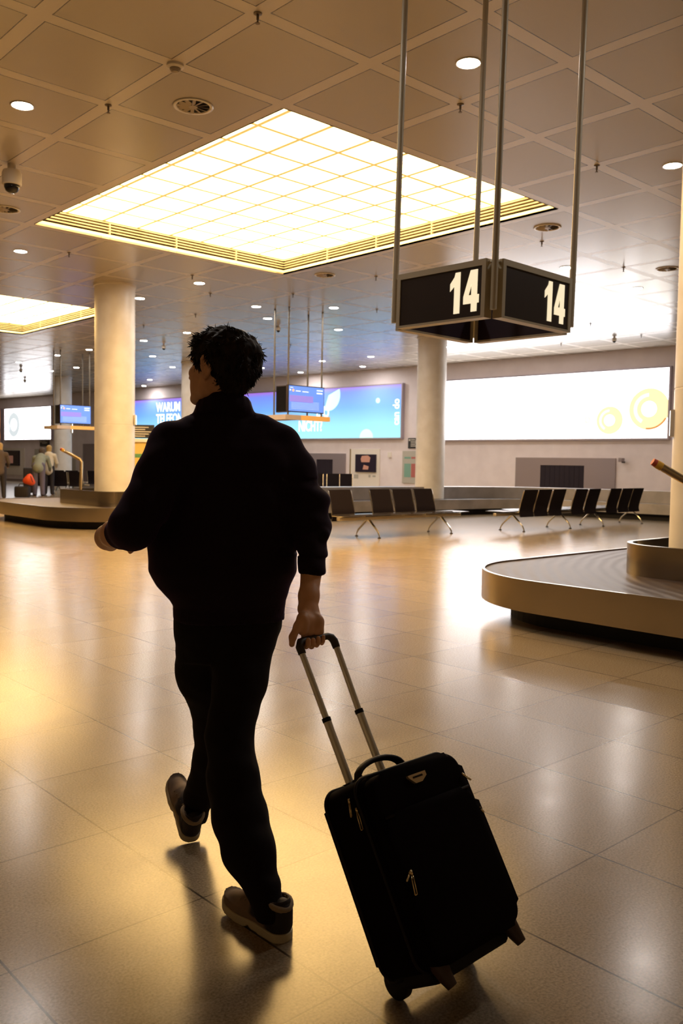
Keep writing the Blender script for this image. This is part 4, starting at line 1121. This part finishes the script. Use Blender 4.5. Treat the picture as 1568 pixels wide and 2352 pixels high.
for x0, x1, x2, rr, yb in ((697, 702, 707, 0.0083, 1489), (709, 714, 718, 0.0085, 1489), (722, 726, 730, 0.0082, 1485), (733, 738, 741.5, 0.0068, 1481)):
    G.chain([A(x0, 1450, D(x0, .010)), A(x0 + 1, 1466, D(x0, .024)), A(x1, yb - 6, D(x1, .012)), A(x1 + 1, yb - 4, D(x1, -.006)), A(x2, yb - 9, D(x2, -.020)), A(x2 + 1, yb - 19, D(x2, -.0225))],
            [rr * 1.1, rr * 1.05, rr, rr, rr * 1.0, rr * 0.9], 0.002)
# left arm: forearm swings forward, hand curled
G.chain([sL, eL, A(262, 1226, 2.68)], [0.05, 0.042, 0.038], 0.02)
G.chain([A(262, 1226, 2.68), A(248, 1234, 2.76), A(246, 1236, 2.84)], [0.040, 0.0375, 0.030], 0.02)
G.chain([A(246, 1238, 2.84), A(254, 1246, 2.90)], [0.03, 0.030], 0.015)
for q in range(4):
    b_ = A(252 + 4 * q, 1230 + 6 * q, 2.92)
    G.chain([b_, b_ + np.array([0.03, 0.045, -0.008]), b_ + np.array([0.055, 0.03, -0.02]), b_ + np.array([0.05, 0.006, -0.028])], [0.0105, 0.0095, 0.009, 0.008], 0.005)
G.chain([A(262, 1238, 2.86), A(276, 1248, 2.87), A(298, 1251, 2.88)], [0.015, 0.0125, 0.010], 0.008)
me = G.mesh('person'); relax(me, 1, 0.4)
man = new_obj('person', me, 'skin')
man.location = toW(PB); man.rotation_euler = (0, 0, YAW)
tag(man, 'man walking away in black jacket and trousers, head turned left, pulling a suitcase', 'person')
del G
# eyebrows and eyes (sub-features of the face)
bm = bmesh.new()
for sgn in (-1, 1): tube(bm, [hd(sgn * 0.014, 0.094, 0.022), hd(sgn * 0.03, 0.093, 0.028), hd(sgn * 0.046, 0.080, 0.022)], [0.004, 0.0045, 0.003], 8)
obj('eyebrows', bm, 'hair', man, True)

# jacket
def row(y, xl, xr, d, hdp, dy=0.0):
    a = A(xl, y, d); b = A(xr, y, d)
    return ((a[2] + b[2]) / 2, (a[0] + b[0]) / 2, (a[1] + b[1]) / 2 + dy, (b[0] - a[0]) / 2, hdp)
G = SDF((-0.46, -0.36, 0.80), (0.46, 0.36, 1.66), 0.0055)
G.loft([row(1420, 398, 652, 2.79, 0.128), row(1388, 400, 656, 2.79, 0.132), row(1372, 392, 656, 2.79, 0.145), row(1345, 362, 664, 2.79, 0.158), row(1310, 343, 680, 2.79, 0.165),
        row(1240, 338, 688, 2.80, 0.165), row(1150, 344, 690, 2.81, 0.16), row(1070, 352, 690, 2.82, 0.15), row(1030, 368, 676, 2.83, 0.135), row(1000, 412, 640, 2.84, 0.11), row(975, 450, 585, 2.84, 0.085)], 0.02)
G.chain([A(505, 982, 2.84), A(446, 1002, 2.82), sL], [0.058, 0.060, 0.068], 0.04)
G.chain([A(530, 982, 2.84), A(592, 1000, 2.84), sR], [0.058, 0.060, 0.066], 0.04)
# collar ring
G.chain([A(514, 940, 2.812), A(514, 985, 2.83)], [0.068, 0.092], 0.03)
G.chain([A(514, 960, 2.80), A(514, 1010, 2.80)], [0.055, 0.09], 0.03)
cc = [A(514 + 50 * math.cos(q), 922, 2.815 + 0.072 * math.sin(q)) + np.array([0, 0, -0.016 * math.sin(q) - 0.006 * abs(math.cos(q)) ]) for q in np.linspace(0, 2 * PI, 17)]
G.chain(cc, [0.015] * 17, 0.012)
G.chain([p_ + np.array([0, 0, -0.028]) for p_ in cc], [0.019] * 17, 0.02)
# sleeves
G.chain([sL, A(362, 1090, 2.70), A(334, 1160, 2.64), A(306, 1206, 2.61), A(278, 1224, 2.665)], [0.070, 0.076, 0.074, 0.068, 0.052], 0.022)
G.cone(A(302, 1142, 2.66), A(324, 1146, 2.62), 0.030, 0.03, 0.014)
G.cone(A(300, 1224, 2.62), A(326, 1214, 2.64), 0.052, 0.05, 0.02)
G.chain([sR + np.array([0.0, 0, 0]), A(672, 1088, 2.82), A(700, 1160, 2.78), A(712, 1200, 2.76), A(718, 1236, 2.735)], [0.066, 0.072, 0.066, 0.060, 0.055], 0.022)
G.chain([A(719, 1234, 2.735), A(717, 1262, 2.705), A(717, 1312, 2.655)], [0.052, 0.043, 0.0405], 0.012)
G.cone(A(735, 1236, 2.70), A(716, 1244, 2.68), 0.030, 0.03, 0.012)
sl, x_, y_, z_ = G.blk((-0.46, -0.36, 0.80), (0.46, 0.36, 1.66))
# flat cut at the right cuff and hem
zc = A(717, 1318, 2.655)[2]
G.add(lambda x, y, z: np.maximum(np.abs(x - A(717, 1318, 2.655)[0]) - 0.05, np.maximum(z - zc + 0 * x + 0 * y, np.abs(y - A(717, 1318, 2.655)[1]) - 0.07)), (A(717, 1318, 2.655) - 0.08), (A(717, 1318, 2.655) + np.array([0.08, 0.08, 0.01])), 0.004, sub=True)
me = G.mesh('jacket'); relax(me, 2, 0.5)
arm_r = sR
def folds(p):
    q = Vector(p)
    # long creases from the collar to the lower right, bunching at elbows and hem
    u = (q.x * 0.62 + (q.z - 1.3) * 0.55); w_ = (q.x * -0.55 + (q.z - 1.3) * 0.62)
    d = 0.010 * noise.noise(Vector((u * 16, q.y * 5, w_ * 3.2)))
    d += 0.006 * noise.noise(Vector((q.x * 9 + 5, q.y * 9, q.z * 14)))
    if q.x > 0.18 and 1.06 < q.z < 1.30: d += 0.006 * math.sin((q.z * 1.0 + q.x * 0.4) * 75)
    if q.z < 0.885 and q.z > 0.84: d += 0.0012 * math.sin(math.atan2(q.y, q.x + 0.0) * 110)
    if q.z > 1.50: d *= 0.3
    return d
displace(me, folds)
jk = new_obj('jacket', me, 'cloth_black', man)
jk['label'] = 'loose black jacket with ribbed hem'
del G

# trousers
G = SDF((-0.36, -0.52, 0.05), (0.30, 0.55, 1.0), 0.0055)
G.loft([row(1510, 424, 610, 2.81, 0.10), row(1440, 411, 637, 2.80, 0.118), row(1390, 413, 642, 2.80, 0.12)], 0.05)
G.chain([A(474, 1430, 2.80), A(474, 1540, 2.87), A(499, 1670, 2.97)], [0.092, 0.091, 0.079], 0.05)
G.chain([A(500, 1670, 2.97), A(484, 1745, 3.00), A(456, 1830, 3.045), A(449, 1876, 3.065)], [0.077, 0.064, 0.050, 0.043], 0.02)
G.chain([A(575, 1430, 2.80), A(552, 1560, 2.73), A(526, 1690, 2.66)], [0.094, 0.084, 0.070], 0.03)
G.chain([A(526, 1690, 2.66), A(538, 1790, 2.60), A(549, 1870, 2.55), A(572, 1955, 2.49), A(600, 2030, 2.445)], [0.070, 0.077, 0.079, 0.073, 0.050], 0.025)
G.chain([A(600, 2030, 2.445), A(618, 2088, 2.41)], [0.048, 0.044], 0.008)
G.cone(A(622, 2030, 2.44), A(606, 2036, 2.42), 0.026, 0.03, 0.012)
me = G.mesh('trousers'); relax(me, 2, 0.5)
def tf(p):
    q = Vector(p)
    return 0.006 * noise.noise(Vector((q.x * 14, q.y * 8, q.z * 7))) + 0.003 * noise.noise(Vector((q.x * 6, q.y * 20, q.z * 24 + q.x * 10)))
displace(me, tf)
new_obj('trousers', me, 'trouser_cloth', man)
del G

# hair: cap with loose wavy locks
G = SDF(HC0 - 0.22, HC0 + 0.22, 0.0045)
G.ell(hd(0, -0.032, 0.024), (0.094, 0.106, 0.088), 0.01, HR)
G.ell(hd(0, 0.012, 0.062), (0.072, 0.062, 0.042), 0.03, HR)
G.ell(hd(0, 0.052, 0.066), (0.054, 0.030, 0.024), 0.02, HR)
G.ell(hd(0.01, -0.098, 0.012), (0.074, 0.048, 0.066), 0.03, HR)
G.ell(hd(0, -0.074, -0.060), (0.064, 0.040, 0.046), 0.03, HR)
for sgn in (-1, 1):
    G.chain([hd(sgn * 0.066, 0.022, 0.045), hd(sgn * 0.070, 0.006, 0.000), hd(sgn * 0.0725, 0.004, -0.024)], [0.020, 0.012, 0.006], 0.012)
    G.ell(hd(sgn * 0.090, -0.022, -0.028), (0.026, 0.022, 0.042), 0.008, HR, sub=True)
G.ell(hd(0, 0.110, -0.014), (0.10, 0.070, 0.080), 0.012, HR, sub=True)
me = G.mesh('hair'); relax(me, 1, 0.4)
displace(me, lambda p: 0.010 * noise.noise(Vector((p.x * 34, p.y * 34, p.z * 22))) + 0.004 * noise.noise(Vector((p.x * 90, p.y * 90, p.z * 60))))
bmh = bmesh.new(); bmh.from_mesh(me)
vs = [(v.co.copy(), v.normal.copy()) for v in me.vertices]
ctr = Vector(HC0)
random.shuffle(vs)
cnt = 0
for co, nr in vs:
    rel = co - ctr
    if rel.z < -0.07 and random.random() < 0.7: continue
    if cnt > 2600: break
    cnt += 1
    top = max(0.0, rel.z) / 0.1
    ln = random.uniform(0.010, 0.026) * (1.0 if rel.z > -0.02 else 0.7)
    fwd = Vector(fy)
    wv_ = Vector((noise.noise(co * 28), noise.noise(co * 28 + Vector((9, 0, 0))), noise.noise(co * 28 + Vector((0, 9, 0)))))
    t1 = (nr * random.uniform(0.10, 0.36) + Vector((0, 0, -0.8 if rel.z < 0.05 else -0.1)) + fwd * (0.8 * top) + wv_ * 1.3 + Vector((random.uniform(-.25, .25), random.uniform(-.25, .25), random.uniform(-.2, .2)))).normalized()
    t2 = (t1 - nr * 0.15 + Vector((random.uniform(-.5, .5), random.uniform(-.5, .5), random.uniform(-.6, .4)))).normalized()
    p0 = co - nr * 0.003; p1 = p0 + t1 * ln * 0.55; p2 = p1 + t2 * ln * 0.6
    r0 = random.uniform(0.0012, 0.0026)
    tube(bmh, [p0, p1, p2], [r0, r0 * 0.8, 0.0003], 4, cap=False)
me2 = bpy.data.meshes.new('hair'); bmh.to_mesh(me2); bmh.free()
me2.polygons.foreach_set('use_smooth', [True] * len(me2.polygons))
hr = new_obj('hair', me2, 'hair', man)
hr['label'] = 'short wavy dark hair'
del G

# shoes
def shoe(name, heel, yaw, pitch, label):
    s = empty(name, heel, 0, man)
    s.rotation_euler = Matrix.Rotation(yaw, 3, 'Z').to_4x4().to_3x3().to_euler()
    s.matrix_local = Matrix.Translation(Vector(heel)) @ Matrix.Rotation(yaw, 4, 'Z') @ Matrix.Rotation(pitch, 4, 'X')
    def outline(G, r0, z0, z1, k=0.006):
        pts = [((0.0, 0.036), 0.034), ((0.003, 0.11), 0.033), ((0.006, 0.185), 0.044), ((0.002, 0.235), 0.037)]
        def fn(x, y, z):
            d = 9.0
            for (a, ra), (b, rb) in zip(pts, pts[1:]):
                ab = (b[0] - a[0], b[1] - a[1]); q = ab[0] ** 2 + ab[1] ** 2
                t_ = np.clip(((x - a[0]) * ab[0] + (y - a[1]) * ab[1]) / q, 0, 1)
                d = np.minimum(d, np.sqrt((x - a[0] - t_ * ab[0]) ** 2 + (y - a[1] - t_ * ab[1]) ** 2) - (ra + t_ * (rb - ra)) - r0)
            lift = 0.022 * np.clip((y - 0.19) / 0.085, 0, 1) ** 2
            zz = z - lift
            return np.maximum(d, np.maximum(z0 - zz, zz - z1))
        G.add(fn, (-0.06, -0.01, z0), (0.06, 0.29, z1 + 0.03), k)
    G = SDF((-0.07, -0.02, -0.01), (0.07, 0.30, 0.08), 0.0035)
    outline(G, 0.004, 0.0, 0.026)
    G.add(lambda x, y, z: np.abs(y - 0.135) + 0 * x - 0.012 + np.maximum(z, 0) * 1.2, (-0.07, 0.10, -0.01), (0.07, 0.17, 0.012), 0.004, sub=True)
    me = G.mesh('sole'); relax(me, 1, 0.5); new_obj('sole', me, 'shoe_sole', s)
    G = SDF((-0.07, -0.02, 0.0), (0.07, 0.30, 0.14), 0.0035)
    outline(G, -0.002, 0.018, 0.045)
    G.chain([(0, 0.036, 0.05), (0.002, 0.11, 0.056), (0.005, 0.17, 0.048), (0.002, 0.225, 0.036)], [0.032, 0.033, 0.036, 0.031], 0.016)
    G.chain([(0, 0.045, 0.06), (0, 0.042, 0.098)], [0.034, 0.037], 0.012)
    G.chain([(0, 0.10, 0.075), (0, 0.15, 0.072)], [0.022, 0.018], 0.012)
    G.add(lambda x, y, z: -(z - 0.098 - 0.25 * (y - 0.04)) + 0 * x - 0.0, (-0.07, -0.02, 0.08), (0.07, 0.1, 0.14), 0.004, sub=False) if False else None
    G.cone((0, 0.045, 0.13), (0, 0.045, 0.17), 0.034, 0.036, 0.006, sub=True)
    me = G.mesh('upper'); relax(me, 1, 0.5); new_obj('upper', me, 'shoe_upper', s)
    ring = [(0.034 * math.cos(q), 0.045 + 0.040 * math.sin(q), 0.098 + 0.006 * math.cos(2 * q)) for q in np.linspace(0, 2 * PI, 22)]
    obj('collar', TUBE(ring, 0.0095, 10), 'shoe_collar', s, True)
    bm = bmesh.new()
    for q in range(5): tube(bm, [(-0.022 - 0.002 * q, 0.098 + 0.02 * q, 0.086 - 0.004 * q), (0, 0.10 + 0.02 * q, 0.098 - 0.006 * q), (0.024 + 0.002 * q, 0.098 + 0.02 * q, 0.086 - 0.004 * q)], 0.0028, 6)
    obj('laces', bm, 'shoe_collar', s, True)
    G = SDF((-0.07, -0.03, 0.0), (0.07, 0.12, 0.13), 0.0035)
    G.chain([(0, 0.030, 0.045), (0, 0.030, 0.082)], [0.034, 0.034], 0.006)
    G.cone((0, 0.085, 0.05), (0, 0.085, 0.09), 0.052, 0.052, 0.004, sub=True)
    new_obj('heel_counter', G.mesh('heel_counter'), 'shoe_dark', s)
    s['label'] = label
    return s
hR = np.array([-0.132, 2.380, 0.0]) - PB
shoe('sneaker', hR, math.radians(46), 0.0, 'flat sneaker nearest the viewer')
hL = np.array([-0.512, 3.012, 0.001]) - PB
shoe('sneaker', hL, math.radians(27), math.radians(28), 'sneaker landing on its heel, toe raised')

# ------------------------------------------------------------------ trolley suitcase
phi, th = math.radians(43.9), math.radians(31.1)
a3 = np.array([math.cos(phi), math.sin(phi), 0]); t3 = np.array([-math.sin(phi), math.cos(phi), 0]); z3 = np.array([0, 0, 1.0])
l3 = math.cos(th) * z3 + math.sin(th) * t3; m3 = math.cos(th) * t3 - math.sin(th) * z3
CB = np.array([0.2556, 2.2272, 0.05])
case = thing('suitcase', 'black two-wheeled trolley suitcase pulled by the walking man', 'suitcase', toW(CB))
Mc = Matrix.Identity(4)
for i, v in enumerate((a3, m3, l3)):
    w_ = dirW(v)
    for k in range(3): Mc[k][i] = w_[k]
case.rotation_euler = Mc.to_euler()
CW, CD, CL = 0.186, 0.196, 0.478
def soft_box(x0, x1, y0, y1, z0, z1, r, bev, seg=4):
    bm = bmesh.new(); poly_prism(bm, rrect(x0, x1, z0, z1, r, 8), 'y', y0, y1)
    es = [e for e in bm.edges if abs(e.verts[0].co.y - e.verts[1].co.y) < 1e-6]
    bmesh.ops.bevel(bm, geom=es, offset=bev, segments=seg, profile=0.5, affect='EDGES')
    return bm
body = obj('body', soft_box(-CW, CW, -CD + 0.035, 0, 0.0, CL, 0.045, 0.018), 'case_cloth', case, True)
front = obj('front_pocket', soft_box(-CW + 0.004, CW - 0.004, -CD - 0.006, -CD + 0.05, 0.006, CL - 0.105, 0.05, 0.02), 'case_cloth', case, True)
upper = obj('top_pocket', soft_box(-CW + 0.008, CW - 0.008, -CD + 0.002, -CD + 0.06, 0.25, CL - 0.006, 0.05, 0.018), 'case_cloth', case, True)
def piping(x0, x1, z0, z1, r, y, rad):
    pts = [(p[0], y, p[1]) for p in rrect(x0, x1, z0, z1, r, 8)]
    return TUBE(pts + pts[:2], rad, 8)
obj('piping', piping(-CW - 0.001, CW + 0.001, 0.0, CL + 0.001, 0.045, -CD + 0.052, 0.0045), 'case_trim', body, True)
obj('piping', piping(-CW - 0.001, CW + 0.001, 0.0, CL + 0.001, 0.045, -0.015, 0.0045), 'case_trim', body, True)
obj('zip', TUBE([(-CW + 0.02, -CD - 0.002, CL - 0.112), (CW - 0.02, -CD - 0.002, CL - 0.112)], 0.004, 8), 'case_trim', front, True)
def zip_pull(parent, p, d1, ln, flat=0.006):
    p = Vector(p); d1 = Vector(d1).normalized(); bm = bmesh.new()
    side = Vector((1, 0, 0)) if abs(d1.x) < 0.8 else Vector((0, 0, 1))
    tube(bm, [p, p + d1 * 0.012], 0.0035, 8)
    q0 = p + d1 * 0.012; q1 = p + d1 * ln
    for s_ in (-1, 1): tube(bm, [q0 + side * (s_ * 0.002), q0 + d1 * 0.01 + side * (s_ * flat * .6), q1 + side * (s_ * flat * .6)], 0.0016, 6)
    tube(bm, [q1 - side * flat * .6, q1 + side * flat * .6], 0.0016, 6)
    o = obj('zip_pull', bm, 'gold_metal', parent, True); return o
zip_pull(front, (-0.155, -CD - 0.012, 0.234), (-1.5, -0.2, -1.0), 0.034, 0.002)
zip_pull(front, (-0.155, -CD - 0.012, 0.234), (-0.31, -0.12, -1.0), 0.058, 0.006)
zip_pull(body, (-CW - 0.006, -CD + 0.075, CL - 0.035), (-0.25, 0.02, -0.95), 0.045, 0.003)
zip_pull(body, (-CW - 0.006, -CD + 0.060, CL - 0.062), (-0.1, 0.0, -1), 0.055, 0.006)
zip_pull(upper, (CW - 0.028, -CD - 0.004, CL - 0.075), (0.5, -0.3, -0.8), 0.03, 0.004)
zip_pull(front, (CW - 0.012, -CD + 0.0, CL - 0.165), (0.2, -0.3, -0.9), 0.026, 0.003)
bd = empty('badge', (-0.01, -CD + 0.0, CL - 0.045), 0, case)
bm = bmesh.new(); poly_prism(bm, [(-0.034, 0.006), (-0.034, 0.011), (0.034, 0.011), (0.034, -0.001), (0.012, -0.013), (-0.014, -0.013)], 'y', -0.006, 0.004); obj('plate', bm, 'badge_metal', bd)
bm = bmesh.new()
for q in range(7): box(bm, -0.018 + q * 0.0055, -0.0145 + q * 0.0055, -0.0072, -0.006, 0.0, 0.005)
obj('lettering', bm, 'case_trim', bd)
# carry handle on the top edge
ch = empty('carry_handle', (0, 0, 0), 0, case)
pts = [(-0.105, -0.10, CL - 0.01)] + [(-0.035 + 0.085 * math.cos(q), -0.10, CL + 0.004 + 0.036 * math.sin(q)) for q in np.linspace(PI * 0.95, 0.05 * PI, 12)] + [(0.06, -0.10, CL - 0.01)]
bm = TUBE(pts, 0.008, 10)
for v in bm.verts: v.co.y = -0.10 + (v.co.y + 0.10) * 1.9
obj('strap', bm, 'case_trim', ch, True)
for q in (-0.108, 0.058): o = obj('anchor', B(-0.018, 0.018, -0.122, -0.078, CL - 0.008, CL + 0.008, 0.004), 'case_trim', ch); o.location = (q, 0, 0)
# telescopic handle
tel = empty('telescopic_handle', (0, 0, 0), 0, case)
HL = 0.895
for q in (-0.083, 0.046):
    obj('outer_tube', TUBE([(q - 0.0, -0.022, CL - 0.03), (q - 0.002, -0.02, 0.668)], 0.0115, 14), 'tube_metal', tel, 'auto')
    obj('inner_tube', TUBE([(q - 0.002, -0.02, 0.66), (q - 0.004 * (1 if q < 0 else -1) , -0.018, HL - 0.012)], 0.0092, 14), 'tube_metal', tel, 'auto')
    obj('joint_ring', TUBE([(q - 0.002, -0.02, 0.660), (q - 0.002, -0.02, 0.672)], 0.0128, 14), 'rubber_black', tel, 'auto')
    obj('tube_socket', B(q - 0.02, q + 0.02, -0.04, -0.004, CL - 0.012, CL + 0.008, 0.005), 'rubber_black', tel)
gp = [(-0.087, -0.018, HL - 0.03), (-0.087, -0.018, HL - 0.008), (-0.078, -0.018, HL + 0.006), (-0.055, -0.018, HL + 0.010), (0.03, -0.018, HL + 0.010), (0.043, -0.018, HL + 0.004), (0.049, -0.018, HL - 0.008), (0.049, -0.018, HL - 0.03)]
obj('grip', TUBE(gp, [0.0115, 0.0125, 0.012, 0.0105, 0.0105, 0.012, 0.0125, 0.0115], 14), 'grip_plastic', tel, True)
# wheels and feet
for q in (-0.135, 0.135):
    wb = empty('wheel_unit', (q, 0.0, -0.01), 0, case)
    obj('housing', B(-0.026, 0.026, -0.05, 0.012, 0.0, 0.06, 0.01), 'rubber_black', wb, True)
    bm = bmesh.new(); lathe(bm, [(0, -0.014), (0.028, -0.014), (0.040, -0.010), (0.040, 0.010), (0.028, 0.014), (0, 0.014)], 24)
    bmesh.ops.rotate(bm, verts=bm.verts[:], matrix=Matrix.Rotation(PI / 2, 3, 'Y')); obj('wheel', bm, 'rubber_black', wb, 'auto')
obj('base_plate', soft_box(-CW + 0.03, CW - 0.03, -CD + 0.05, -0.02, -0.03, 0.02, 0.018, 0.006), 'rubber_black', case, True)
for q in (-0.135, 0.150):
    bm = bmesh.new(); tube(bm, [(q, -CD + 0.035, 0.02), (q, -CD + 0.022, -0.02), (q + 0.004, -CD + 0.016, -0.042)], [0.026, 0.019, 0.014], 12); obj('foot', bm, 'foot_plastic', case, 'auto')

# ------------------------------------------------------------------ light and view
w = bpy.data.worlds.new('world'); sc.world = w; w.use_nodes = True
bg = w.node_tree.nodes['Background']; bg.inputs[0].default_value = (1.0, 0.62, 0.30, 1); bg.inputs[1].default_value = 0.09
vs_ = sc.view_settings
sc.display_settings.display_device = 'sRGB'
vs_.view_transform = 'Standard'; vs_.look = 'None'; vs_.exposure = 0.8; vs_.gamma = 1.0; vs_.use_curve_mapping = False
sc.cycles.max_bounces = 8; sc.cycles.diffuse_bounces = 4; sc.cycles.glossy_bounces = 4
sc.cycles.use_denoising = True
sc.cycles.sample_clamp_indirect = 6.0
